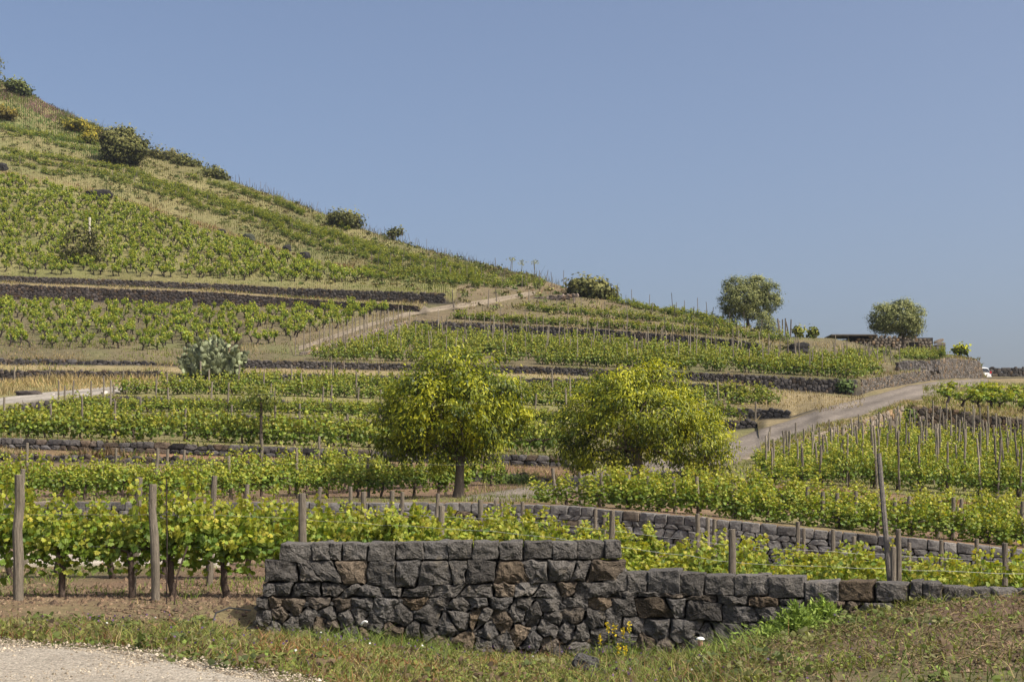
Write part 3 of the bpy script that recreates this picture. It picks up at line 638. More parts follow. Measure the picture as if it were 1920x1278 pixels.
def vine_arrays(seed, nleaf, lsize, tpl, h0=.66, h1=1.36, wid=1.12, dep=.5, trunk=.74):
    r = np.random.default_rng(seed)
    tr = MB(); lean = r.normal(size=2) * .08
    zz = np.linspace(-.12, trunk, 6); pts = np.column_stack([lean[0] * zz + r.normal(size=6) * .018, lean[1] * zz + r.normal(size=6) * .018, zz])
    tube(tr, pts, np.linspace(.058, .036, 6), 7, (.085, .062, .048), True, 0, .12)
    for sgn in (-1, 1):
        m = 5; u = np.linspace(0, 1, m)
        tube(tr, np.column_stack([pts[-1][0] + sgn * u * wid * .42, pts[-1][1] + r.normal(size=m) * .02, trunk + .10 * np.sqrt(u) + r.normal(size=m) * .01]), np.linspace(.032, .014, m), 5, (.085, .062, .048))
    fo = MB(); ns = 14; per = nleaf // ns; pos = []; fr = []; heads = np.linspace(-.5, .5, 7) * wid + r.normal(size=7) * .06
    for i in range(ns):
        x0 = r.choice(heads) + r.normal() * .07; top = h1 * r.uniform(.66, 1.06) if r.random() < .72 else h1 * r.uniform(1.05, 1.32); dx, dy = r.normal() * .13, r.normal() * dep * .32
        b0 = h0 + r.uniform(-.02, .18)
        u = np.sort(r.uniform(0, 1, per)) ** .9
        sp = .15 * (1 - .68 * u)
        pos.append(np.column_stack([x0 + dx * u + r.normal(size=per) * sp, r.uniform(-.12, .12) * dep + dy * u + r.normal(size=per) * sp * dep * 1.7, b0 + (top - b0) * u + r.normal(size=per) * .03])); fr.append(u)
        k = np.linspace(0, 1, 4); tube(fo, np.column_stack([x0 + dx * k, dy * k, trunk + .05 + (top - trunk) * k]), np.linspace(.007, .003, 4), 3, (.15, .14, .04), False)
    for i in range(max(1, nleaf // 60)):       # suckers and hanging leaves low on the plant
        x0 = r.uniform(-.4, .4) * wid; m = 6; pos.append(np.column_stack([x0 + r.normal(size=m) * .07, r.normal(size=m) * .08, r.uniform(h0 - .25, h0 + .1, m)])); fr.append(np.full(m, .35))
    pos = np.concatenate(pos); fr = np.concatenate(fr); n = len(pos)
    nr = np.column_stack([r.normal(size=n) * .6, np.sign(pos[:, 1] + r.normal(size=n) * .15) * r.uniform(.2, 1.1, n), r.uniform(.05, 1.0, n)])
    dr = np.column_stack([r.normal(size=n) * .7, nr[:, 1] * .4, -r.uniform(.1, 1.0, n)])
    sz = lsize * r.uniform(.65, 1.25, n) * (1.08 - .38 * fr)
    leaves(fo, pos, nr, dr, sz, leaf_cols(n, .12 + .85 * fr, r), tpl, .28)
    return tr, fo
NEARV = []; MIDV = []
for i in range(6):
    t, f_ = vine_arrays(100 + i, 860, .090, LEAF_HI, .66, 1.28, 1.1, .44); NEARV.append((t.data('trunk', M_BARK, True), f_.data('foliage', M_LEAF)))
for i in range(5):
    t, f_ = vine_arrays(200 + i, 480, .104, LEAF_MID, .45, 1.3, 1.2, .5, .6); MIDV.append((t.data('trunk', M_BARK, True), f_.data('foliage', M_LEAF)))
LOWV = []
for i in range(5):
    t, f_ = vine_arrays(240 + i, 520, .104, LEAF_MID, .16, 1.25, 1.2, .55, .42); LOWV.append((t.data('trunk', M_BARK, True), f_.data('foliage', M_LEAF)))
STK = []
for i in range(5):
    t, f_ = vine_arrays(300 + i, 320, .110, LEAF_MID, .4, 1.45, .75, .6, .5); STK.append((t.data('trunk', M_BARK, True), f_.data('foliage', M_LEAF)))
NV = 0
def vine(p, rz, proto, label, group, s=1.0):
    global NV; NV += 1
    e = empty('grapevine', tuple(p), label, 'grapevine', group, rz); e.scale = (rng.uniform(.9, 1.12), rng.uniform(.85, 1.15), s * rng.uniform(.82, 1.16))
    if rng.random() < .5: e.rotation_euler[2] += math.pi
    a, b = proto[rng.integers(len(proto))]
    inst('trunk', a, (0, 0, 0), parent=e); inst('foliage', b, (0, 0, 0), parent=e)
def row_pts(fn, p0, p1, spacing, jit=.12):
    """points along a row; fn(px) -> world point"""
    ps = np.arange(p0, p1 + .1, 4.0); W = np.array([fn(p) for p in ps]); d = np.concatenate([[0], np.cumsum(np.hypot(*np.diff(W[:, :2], axis=0).T))])
    t = np.gradient(W[:, :2], axis=0); a = np.arctan2(t[:, 1], t[:, 0]); r = []
    s = rng.random() * spacing
    while s < d[-1]:
        ss = s + rng.normal() * jit * spacing
        r.append((np.array([np.interp(ss, d, W[:, 0]), np.interp(ss, d, W[:, 1]), np.interp(ss, d, W[:, 2])]), float(np.interp(ss, d, a)), float(np.interp(ss, d, ps)))); s += spacing
    return r
def vrow(fn, p0, p1, spacing, proto, label, group, s=1.0, skip=0.0):
    for p, a, _ in row_pts(fn, p0, p1, spacing):
        if rng.random() < skip: continue
        vine(p, a, proto, label, group, s)
yrow = lambda Y: (lambda px: ground_Y(px, Y if not callable(Y) else Y(px)))
G1 = 'vines of the front row beside the gravel'
vrow(yrow(20.7), -90, 520, .86, NEARV, 'leafy grapevine with bare dark trunk in the front row left of the black stone wall', G1)
vrow(yrow(24.6), -80, 520, .88, NEARV, 'grapevine in the second row from the gravel, left of the black stone wall', 'vines of the second row on the left')
vrow(yrow(20.9), 535, 1990, .9, NEARV, 'yellow-green grapevine directly behind the black stone wall', 'vines directly behind the black wall', .92)
for k, Y in enumerate((24.8, 28.8, 33.0)):
    vrow(yrow(Y), 500 if k else 540, 1990 if k < 2 else 880, 1.05, NEARV if k < 2 else MIDV, 'yellow-green grapevine in the sunken plot between the black wall and the grey wall', 'vines in the sunken plot', (.88, .78, .72)[k])
T2Y = lambda o_: (lambda px: ground_Y(px, np.interp(px, [0, 300, 600, 930], [44.2, 45.0, 48.6, 52.5]) + o_))
for o_, e in ((0, 905), (3.8, 925), (7.4, 700)):
    vrow(T2Y(o_), -60, e, 1.05, MIDV, 'grapevine on the terrace above the left half of the grey wall', 'vines above the grey wall on the left', .9)
mid_Y = lambda px: np.interp(px, [q[0] for q in MB_], [q[2] for q in MB_])
for o_, p0 in ((1.1, 1035), (3.9, 1110), (7.0, 1180)):
    vrow(lambda px, o_=o_: ground_Y(px, mid_Y(px) + o_), p0, 1980, 1.0, LOWV, 'grapevine on the terrace above the right half of the grey wall', 'vines above the grey wall on the right', .82)
# vine data for the many small distant plants
def far_variants(kind, n, seed):
    res = []
    for i in range(n):
        if kind == 'row': t, f_ = vine_arrays(seed + i, 190, .152, LEAF_MID, .22, 1.25, 1.25, .6, .45)
        else: t, f_ = bush_arrays(seed + i)
        a = t.arrays(); b = list(f_.arrays()); b[3] = b[3] * .84; res.append((a, tuple(b)))
    return res
def bush_arrays(seed):
    r = np.random.default_rng(seed); tr = MB(); fo = MB(); lean = r.normal(size=2) * .25
    zz = np.linspace(-.15, .42, 4); tube(tr, np.column_stack([lean[0] * zz, lean[1] * zz, zz]), np.linspace(.085, .06, 4), 6, (.035, .028, .024), True, 0, .15)
    top = np.array([lean[0] * .42, lean[1] * .42, .42]); pos = []; fr = []
    for k in range(r.integers(3, 6)):
        an = r.uniform(0, 6.28); e = top + np.array([math.cos(an) * r.uniform(.2, .45), math.sin(an) * r.uniform(.2, .45), r.uniform(.15, .35)])
        tube(tr, np.array([top, (top + e) / 2 + [0, 0, -.04], e]), [.05, .035, .02], 5, (.035, .028, .024))
        for j in range(3):
            m = 11; u = np.linspace(0, 1, m); h = r.uniform(.3, .62); dx = r.normal(size=2) * .14
            pos.append(np.column_stack([e[0] + dx[0] * u + r.normal(size=m) * .06, e[1] + dx[1] * u + r.normal(size=m) * .06, e[2] - .05 + h * u])); fr.append(u)
    pos = np.concatenate(pos); fr = np.concatenate(fr); n = len(pos)
    nr = r.normal(size=(n, 3)) + np.array([0, -.2, .6]); dr = r.normal(size=(n, 3)) + np.array([0, 0, -.4])
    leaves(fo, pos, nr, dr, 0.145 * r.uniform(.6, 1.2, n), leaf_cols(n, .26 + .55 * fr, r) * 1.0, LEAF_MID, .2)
    return tr, fo
class Bulk:
    def __init__(s): s.mb = MB()
    def put(s, arr, p, rz, sc_):
        c, sn = math.cos(rz), math.sin(rz); Rm = np.array([[c, -sn, 0], [sn, c, 0], [0, 0, 1]])
        for mi, (V, L, T, C, Mi) in enumerate(arr):
            W = (V * sc_) @ Rm.T + p; n0 = s.mb.n
            for l, t, m in zip(L, T, Mi):
                s.mb.L.append(l + n0); s.mb.T.append(t); s.mb.M.append(np.full(len(t), mi))
            s.mb.V.append(W); s.mb.C.append(C); s.mb.n += len(W)
FARV = far_variants('row', 8, 400)
bulk = Bulk()
def bulk_row(fn, p0, p1, spacing, s=1.0, ok=None, skip=.04):
    spacing *= .8
    for p, a, px in row_pts(fn, p0, p1, spacing):
        if rng.random() < skip or (ok and not ok(p, px)): continue
        bulk.put(FARV[rng.integers(len(FARV))], p, a + (math.pi if rng.random() < .5 else 0), np.array([rng.uniform(.85, 1.1), rng.uniform(.8, 1.15), s * rng.uniform(.72, 1.22)]))
# right-hand staked vineyard
hx = lambda Y: np.interp(Y, [55, 66, 75, 85], [1388, 1412, 1575, 1715]) + 26
stakes = []
for k, Y in enumerate(np.arange(56.3, 75, 1.45)):
    fn = lambda px, Y=Y: ground_Y(px, Y + np.interp(px, [1380, 1960], [0, -1.5]))
    for p, a, px in row_pts(fn, hx(Y), 1975, .95, .1):
        if NV < 298: vine(p, a, STK, 'grapevine tied to a thin stake in the right vineyard below the road', 'staked vines of the right vineyard', .92 if px > hx(Y) + 130 else .56)
        else: bulk.put(FARV[rng.integers(len(FARV))], p, a, np.array([.75, 1, rng.uniform(.75, 1.05) * (1 if px > hx(Y) + 130 else .55)]))
        stakes.append((p, 0 if px > hx(Y) + 130 else 1))
# terrace rows
for Y, s_ in ((63.2, 1.0), (67.4, 1.0), (72, .72)): bulk_row(yrow(Y), -60, 1060 if Y > 64 else 1045, 1.0, s_)
for Y in (88.2, 91.5): bulk_row(lambda px, Y=Y: ground_Y(px, Y + np.interp(px, [700, 1345], [0, -3.2])), 90 if Y < 90 else 130, 1340, 1.0, .70 if Y < 90 else .56)
for Y in (78., 83.): bulk_row(yrow(Y), -60, 200, 1.0, .62)
for Y in (97.4, 101.5, 105.2): bulk_row(lambda px, Y=Y: ground_Y(px, Y + np.interp(px, [720, 1455], [0, -6.5])), 225 if Y < 98 else (300 if Y < 103 else 440), {97.4: 1425, 101.5: 1455, 105.2: 1450}[Y], 1.05, .86)
gY = lambda px: np.interp(px, [q[0] for q in GB], [q[2] for q in GB]); fY = lambda px: np.interp(px, [q[0] for q in FB], [q[2] for q in FB]) if px < 1425 else 124
for j in range(11):
    bulk_row(lambda px, j=j: ground_Y(px, gY(min(px, 1606)) + 1.3 + 2.45 * j), 565, 1690, 1.15, 1.0, lambda p, px: p[1] < fY(px) - (7.5 if px > 790 else 4) and not (px > 1608 and p[1] < np.interp(px, [1608, 1690], [108, 120])), .12)
bulk_row(lambda px: ground_p(px, np.interp(px, [843, 1300, 1475], [597, 626, 640])), 846, 1480, 1.05, .78)
bulk_row(lambda px: ground_p(px, np.interp(px, [985, 1300, 1470], [582, 609, 636])), 985, 1385, 1.1, .7)
bulk_row(lambda px: ground_p(px, np.interp(px, [1150, 1350], [568, 601])), 1150, 1350, 1.2, .6)
bulk_row(lambda px: ground_p(px, np.interp(px, [1180, 1400], [575, 616])), 1190, 1375, 1.2, .5)
for ya, yb in ((664, 668), (674, 674)): bulk_row(lambda px: ground_p(px, np.interp(px, [1560, 1770], [ya, yb])), 1560, 1760, 1.2, .6, None, .45)
bulk_row(lambda px: ground_p(px, np.interp(px, [1690, 1770], [672, 669])), 1690, 1770, 1.0, .8)
for (a, b, c, p1) in ((506, 520, 535, 1040), (514, 528, 543, 1010), (522, 535, 549, 960)):
    bulk_row(lambda px: ground_p(px, np.interp(px, [690, 880, 1040], [a, b, c])), 690, p1, 1.2, .75, None, .15)
for q, n_ in (([(0, 284), (240, 322), (420, 384), (640, 452), (760, 482), (900, 518)], 4), ([(0, 244), (180, 274)], 2), ([(300, 352), (420, 380), (560, 426), (700, 464)], 2), ([(340, 330), (520, 384), (660, 436)], 1)):
    q = np.array(q, float)
    for k in range(n_): bulk_row(lambda px, k=k: ground_p(px, np.interp(px, q[:, 0], q[:, 1]) + 8 * k + 6 * noise(np.array([[px * .021, k * 3.1, 4.0]]))[0]), q[0, 0], q[-1, 0], 1.35, .78, None, .36)
    q = np.array(q, float); bulk_row(lambda px: ground_p(px, np.interp(px, q[:, 0], q[:, 1])), q[0, 0], q[-1, 0], 1.6, .75, None, .2)
for Y in (20.9, 24.8, 28.8): bulk_row(yrow(Y), 1992, 2260, 1.2, .8)
for o_ in (1.1, 3.9, 7.0): bulk_row(lambda px, o_=o_: ground_Y(px, mid_Y(px) + o_), 1982, 2240, 1.2, .82)
for Y in np.arange(55., 73, 1.45): bulk_row(yrow(Y), 1978, 2200, 1.2, .95)
for Y in (20.7, 24.6): bulk_row(yrow(Y), -380, -92, 1.1, 1.0)
for o_ in (0, 3.8, 7.4): bulk_row(T2Y(o_), -330, -62, 1.2, .9)
for Y in (63.2, 67.4, 72): bulk_row(yrow(Y), -330, -62, 1.1, .9)
o = bulk.mb.build('distant_vine_rows', [M_BARK, M_LEAFFAR]); tag(o, kind='stuff')
# bush vines: the terrace below the stacked walls as things, the hillside above thinning into one mass
BUSH = []
for i in range(10):
    t, f_ = bush_arrays(500 + i); b_ = Bulk(); b_.put([t.arrays(), f_.arrays()], np.zeros(3), 0, 1.0); BUSH.append((b_.mb.data('bush_vine', [M_BARK, M_LEAFFAR]), [t.arrays(), f_.arrays()]))
nb = 0
def bush(p, label, group, s):
    global nb; nb += 1
    o = inst('bush_vine', BUSH[rng.integers(10)][0], tuple(p), (0, 0, rng.uniform(0, 6.28)), (s, s, s * rng.uniform(.9, 1.15)))
    tag(o, label, 'bush vine', group)
def to_px(p): return 960 + F * p[0] / p[1], HY - (p[2] - CAMZ) / p[1] * F
for Y in np.arange(124.5, 154.5, 1.8):
    for x in np.arange(-62, -8, 1.62):
        xx, yy = x + rng.normal() * .28, Y + rng.normal() * .25; p = np.array([xx, yy, ground_xy(xx, yy)]); px, py = to_px(p)
        if -40 < px < np.interp(py, [582, 655], [745, 512]) and 567 < py < 664 and rng.random() > .12:
            bush(p, 'gnarled bush vine on the brown soil below the stacked black walls', 'bush vines on the brown terrace', rng.uniform(.78, 1.1))
hill = Bulk(); nh = 0
bound = lambda px: np.interp(px, [-40, 0, 100, 210, 420, 600, 700, 760], [315, 325, 342, 372, 438, 496, 512, 530])
for Y in np.arange(163.5, 214, 1.38):
    for x in np.arange(-82, -12, 1.42):
        xx, yy = x + rng.normal() * .3, Y + rng.normal() * .3; p = np.array([xx, yy, ground_xy(xx, yy)]); px, py = to_px(p)
        if not (-40 < px < 740 and py > bound(px) + 10) or rng.random() < .10: continue
        s = rng.uniform(.85, 1.2); nh += 1
        if nb < 298: bush(p, 'bush vine on the lower slope just above the upper stone wall on the left', 'bush vines low on the hillside', s)
        else: hill.put(BUSH[rng.integers(10)][1], p, rng.uniform(0, 6.28), s)
o = hill.mb.build('hillside_bush_vines', [M_BARK, M_LEAFFAR]); tag(o, kind='stuff')
for px, py, sc_ in [(qx, np.interp(qx, [1715, 1920], [758, 785]) - dy + rng.normal() * 2, rng.uniform(.95, 1.3)) for dy in (9, 22, 34) for qx in [1768 + 26 * k + rng.normal() * 7 + dy for k in range(8)] if not (dy > 30 and qx < 1850)]:
    o = inst('bush_vine', BUSH[rng.integers(10)][0], tuple(ground_p(px, py)), (0, 0, rng.uniform(0, 6.28)), (sc_ * 1.25, sc_ * 1.25, sc_ * .82)); tag(o, 'old gnarled bush vine in the grass above the dark brown wall at the right edge', 'bush vine', 'bush vines above the right wall')
print('vines', NV, 'bush', nb, 'hill', nh, 'stakes', len(stakes))

# ------------------------------------------------------------------ posts, stakes, wires
def post_mesh(seed, rad, taper=.9, n=10, lt=1.0):
    r = np.random.default_rng(seed); mb = MB(); z = np.linspace(0, 1, 6)
    pts = np.column_stack([r.normal(size=6) * .006, r.normal(size=6) * .006, z]); c = np.array([.195, .165, .125]) * r.uniform(.7, 1.25) * lt
    tube(mb, np.vstack([pts, [[pts[-1][0], pts[-1][1], 1.004]]]), np.concatenate([np.linspace(rad, rad * taper, 6), [rad * taper * .82]]), n, c, True, 0, .06)
    return mb.data('wooden_post', M_WOOD, False)
POSTS = [post_mesh(i, .05) for i in range(6)]; THIN = [post_mesh(20 + i, .032, .8, 6, 1.25) for i in range(5)]
npost = 0; nstake = 0
def post(px, top, Y, wpx=None, lean=(0, 0), label='', group=None, kind='wooden_post', cat='post', protos=None, base=None):
    g = ground_Y(px, Y) if base is None else np.asarray(base); zt = CAMZ + (HY - top) / F * g[1] if top is not None else None
    return g, zt
def put_post(g, h, rad, lean, label, group, name='wooden_post', cat='post', protos=POSTS, r0=.05):
    global npost; npost += 1
    h = h + .2; o = inst(name, protos[rng.integers(len(protos))], (g[0], g[1], g[2] - .2), (lean[1], lean[0], rng.uniform(0, 6.28)), (rad / r0, rad / r0, h))
    # the lean is applied before the random spin
    o.rotation_mode = 'ZXY' if False else 'XYZ'
    o.rotation_euler = (lean[1], lean[0], rng.uniform(-.4, .4))
    return tag(o, label, cat, group)
NEARP = [(35, 890, 20, .0), (46, 879, 10, -.03), (255, 895, 13, .06), (290, 908, 17, -.035), (395, 892, 12, .045), (463, 908, 9, .01), (567, 925, 16, .0), (590, 912, 9, .12), (655, 912, 8, .03), (681, 922, 11, 0), (730, 920, 10, .05), (752, 922, 8, .03), (818, 925, 8, .04), (826, 948, 13, .02), (900, 937, 11, 0), (927, 937, 8, .04), (940, 940, 7, -.02), (980, 940, 8, 0), (1087, 975, 9, 0), (1117, 953, 8, 0), (1133, 960, 9, 0), (1147, 957, 12, 0), (1308, 963, 10, 0), (1327, 970, 9, 0), (1340, 973, 9, 0), (1360, 990, 9, 0), (1373, 992, 15, 0), (1495, 978, 9, .01), (1507, 990, 7, 0), (1562, 992, 9, 0), (1600, 1005, 9, .02), (1646, 995, 7, 0), (1675, 1025, 12, .0), (1686, 992, 11, -.01), (1705, 1017, 8, 0), (1765, 1012, 9, 0), (1832, 1010, 9, 0), (1885, 1018, 12, -.01), (1901, 1028, 8, 0)]
SPECIAL = {0: 'thick weathered wooden end post at the far left of the front vine row', 3: 'thick pale wooden end post standing beside the thin rod, left of the black wall', 6: 'thick round post rising just behind the left end of the black stone wall',
           26: 'thick round post above the stepped-down black wall, in a cluster of three', 2: 'grey post leaning right behind the vines left of the thick pale end post', 7: 'thin post leaning steeply to the right behind the left end of the black wall',
           33: 'tall round post next to the foot of the long leaning pole'}
for i, (px, top, wp, ln) in enumerate(NEARP):
    Y = min(max({20: 20.2, 17: 20.0, 16: 20.5, 15: 20.4}.get(wp, .105 * F / wp), 20.2), 39)
    if i in (32, 33): Y = 20.0 if i == 33 else 19.9
    g, zt = post(px, top, Y); g = ground_Y(px - ln * 100 * (20 / Y), Y)
    h = max(.6, zt - g[2])
    put_post(g, h, wp * .97 / 2 / F * Y, (ln, 0), SPECIAL.get(i, 'weathered wooden vine post between the black wall and the grey wall'), None if i in SPECIAL else 'posts between the black wall and the grey wall')
T2R = [(1043, 877, -.09), (1090, 886, -.05), (1133, 885, -.08), (1182, 887, -.06), (1219, 893, -.07), (1267, 893, -.06), (1310, 896, -.05), (1375, 897, -.02), (1382, 905, -.06), (1510, 920, .06), (1543, 922, 0), (1570, 930, 0), (1605, 933, 0), (1645, 935, .02), (1678, 941, 0), (1705, 938, 0), (1757, 937, .06), (1787, 932, 0), (1803, 935, 0), (1916, 940, .02)]
for i, (px, top, ln) in enumerate(T2R):
    Y = mid_Y(px) + (1.6 if i % 3 else 3.4); g, zt = post(px, top, Y)
    put_post(g, max(1.0, zt - g[2]), .062, (ln, 0), 'wooden post in the vine row above the right half of the grey wall', 'posts above the grey wall on the right')
fpost = []
def auto_posts(fn, p0, p1, sp, h, rad, label, group, lean=.03, jit=.12, ok=None):
    for p, a, px in row_pts(fn, p0, p1, sp, jit):
        if ok and not ok(p, px): continue
        if npost > 297: fpost.append((p, h, rad)); continue
        put_post(p, h * rng.uniform(.85, 1.12), rad, (rng.normal() * lean, rng.normal() * lean), label, group)
for Y, e in ((.2, 905), (4.0, 925), (7.6, 720)):
    auto_posts(T2Y(Y), -50, e, 2.9, 1.62, .055, 'wooden post on the terrace above the left half of the grey wall', 'posts above the grey wall on the left')
for Y in (63.5, 67.6): auto_posts(yrow(Y), -50, 1050, 3.4, 1.65, .055, 'wooden post on the vine terrace just above the dark blocky lava wall', 'posts above the dark blocky wall')
for Y, p0 in ((88.4, 100), (91.8, 130)): auto_posts(yrow(Y), p0, 1330, 3.3, 1.7, .06, 'wooden post in the low middle rows behind the walnut trees', 'posts in the middle rows')
for Y, p0 in ((97.5, 225), (102, 330)): auto_posts(lambda px, Y=Y: ground_Y(px, Y + np.interp(px, [720, 1455], [0, -6.5])), p0, 1420, 3.1, 1.75, .065, 'wooden post in the vine rows below the straw grass ledge', 'posts below the straw ledge')
auto_posts(lambda px: ground_p(px, np.interp(px, [0, 330], [716, 712])), -20, 110, 2.1, 1.1, .06, 'short grey post in front of the brown rubble wall by the farm track', 'posts by the rubble wall')
auto_posts(lambda px: ground_p(px, np.interp(px, [80, 212], [752, 741])), 85, 215, 1.1, 1.3, .06, 'post along the edge of the pale farm track', 'posts along the farm track')
auto_posts(lambda px: ground_p(px, np.interp(px, [545, 770, 780], [668, 600, 600])), 545, 760, .95, 1.75, .05, 'leaning post along the pale slanting wall by the footpath', 'posts along the slanting wall', .02)
print('posts', npost, len(fpost))
for j in range(0, 10):
    for p, a, px in row_pts(lambda px, j=j: ground_Y(px, gY(min(px, 1606)) + 1.6 + 2.45 * j), 590, 1680, 2.9, .25):
        if p[1] < fY(px) - .8 and nstake < 150 and not (px > 1608 and p[1] < np.interp(px, [1608, 1690], [108, 120])):
            nstake += 1; put_post(p, rng.uniform(1.7, 2.3), .048, (rng.normal() * .04, rng.normal() * .04), 'thin stake among the vines of the wide middle field', 'stakes of the middle field', 'vine_stake', 'vine stake', THIN, .032)
for p, k in stakes[:]:
    if rng.random() < .9:
        nstake += 1; 
        if nstake > 298: break
        put_post(p + np.array([rng.normal() * .08, rng.normal() * .08, 0]), rng.uniform(1.7, 2.5) if not k else rng.uniform(1.3, 1.8), .05, (rng.normal() * .05, rng.normal() * .04), 'tall thin grey stake in the right vineyard below the road', 'stakes of the right vineyard', 'vine_stake', 'vine stake', THIN, .032)
# far stakes along the crest and terrace tops: one mass past the first three hundred
fs = MB()
def far_stakes(q, sp, h=(1.2, 2.0), rad=.04, ln=.06):
    q = np.array(q, float)
    for p, a, px in row_pts(lambda px: ground_p(px, np.interp(px, q[:, 0], q[:, 1])), q[0, 0], q[-1, 0], sp, .25):
        hh = rng.uniform(*h); c = np.array([.17, .145, .115]) * rng.uniform(.5, 1.3)
        tube(fs, np.array([p + [0, 0, -.1], p + [rng.normal() * ln * hh, 0, hh]]), [rad, rad * .8], 5, c)
far_stakes([(843, 596), (1300, 627), (1475, 641)], 2.6); far_stakes([(985, 579), (1420, 620)], 2.6); far_stakes([(1140, 562), (1400, 606)], 2.2)
far_stakes([(700, 500), (880, 526), (1040, 540)], 1.8, (1.2, 2.2)); far_stakes([(760, 510), (1010, 545)], 2.6); far_stakes([(0, 300), (240, 340), (420, 400), (700, 490)], 3.5, (.7, 1.3), .05)
far_stakes([(0, 290), (240, 328), (640, 460), (860, 512)], 4.5, (.8, 1.4), .05); far_stakes([(1000, 524), (1150, 565)], 2.2, (1.3, 2.3)); far_stakes([(1640, 668), (1760, 664)], 1.6, (.9, 1.5))
far_stakes([(1600, 680), (1690, 680)], .9, (1.2, 1.9), .04, .2); far_stakes([(1250, 590), (1350, 600)], 2, (1.0, 1.6)); far_stakes([(800, 480), (960, 514)], 2.0, (.8, 1.8), .05); far_stakes([(420, 336), (680, 436), (800, 470)], .8, (.9, 2.0), .03, .15)
far_stakes([(560, 690), (690, 700)], 1.1, (.8, 1.3)); far_stakes([(1460, 634), (1490, 632)], .55, (1.6, 2.0), .08, .2)
far_stakes([(850, 579), (1000, 572)], 2.5, (1.4, 2.2), .06)
for p, h, rad in fpost: tube(fs, np.array([p - [0, 0, .1], p + [rng.normal() * .04, 0, h]]), [rad, rad * .85], 6, np.array([.2, .17, .13]) * rng.uniform(.7, 1.25))
tag(fs.build('distant_stakes', M_WOOD), kind='stuff')
# the long leaning pole behind the front wall
mb = MB(); g0 = ground_Y(1681, 19.75); top = P(1648, 850, 20.4)
tube(mb, np.array([g0 * (1 - t) + top * t - g0 for t in np.linspace(0, 1, 5)]), np.linspace(.048, .034, 5), 8, (.17, .15, .13), True, 0, .03)
o = mb.build('wooden_pole', M_WOOD); o.location = tuple(g0); tag(o, 'very long thin wooden pole leaning left behind the lower black wall', 'pole')
# wires
M_WIRE = plain('galvanised_wire', (.30, .30, .29), .5, .6)
for Y, a, b, hh, lab in ((20.6, -80, 1980, 1.22, 'upper'), (24.6, -80, 1980, 1.25, 'upper'), (20.6, -80, 1980, .75, 'lower'), (44.5, -80, 905, 1.15, 'upper')):
    pts = np.array([ground_Y(p, Y) + [0, 0, hh + .01 * math.sin(p * .05)] for p in np.linspace(a, b, 40)]); mb = MB(); tube(mb, pts, .0022, 4, (.3, .3, .3), False)
    nm = {20.6: 'front vine row by the gravel', 24.6: 'second vine row from the gravel', 44.5: 'first terrace row above the grey wall'}[Y]
    tag(mb.build('trellis_wire', M_WIRE), f'thin {lab} trellis wire strung along the {nm}', 'wire')
# rods near the thick end post
mb = MB(); g = ground_Y(312, 19.7); tube(mb, np.array([[0, 0, -.1], [.01, 0, .9], [.0, 0, 1.75]]), .008, 6, (.05, .035, .03)); o = mb.build('iron_rod', M_WOOD); o.location = tuple(g); tag(o, 'thin dark iron rod upright beside the thick pale end post', 'rod')
mb = MB(); g = ground_Y(326, 19.5); tube(mb, np.array([[0, 0, -.05], [.02, .1, .4], [.12, .3, .8]]), .012, 6, (.06, .04, .03)); o = mb.build('iron_rod', M_WOOD); o.location = tuple(g); tag(o, 'short rusty rod leaning by a vine trunk, right of the upright iron rod', 'rod')

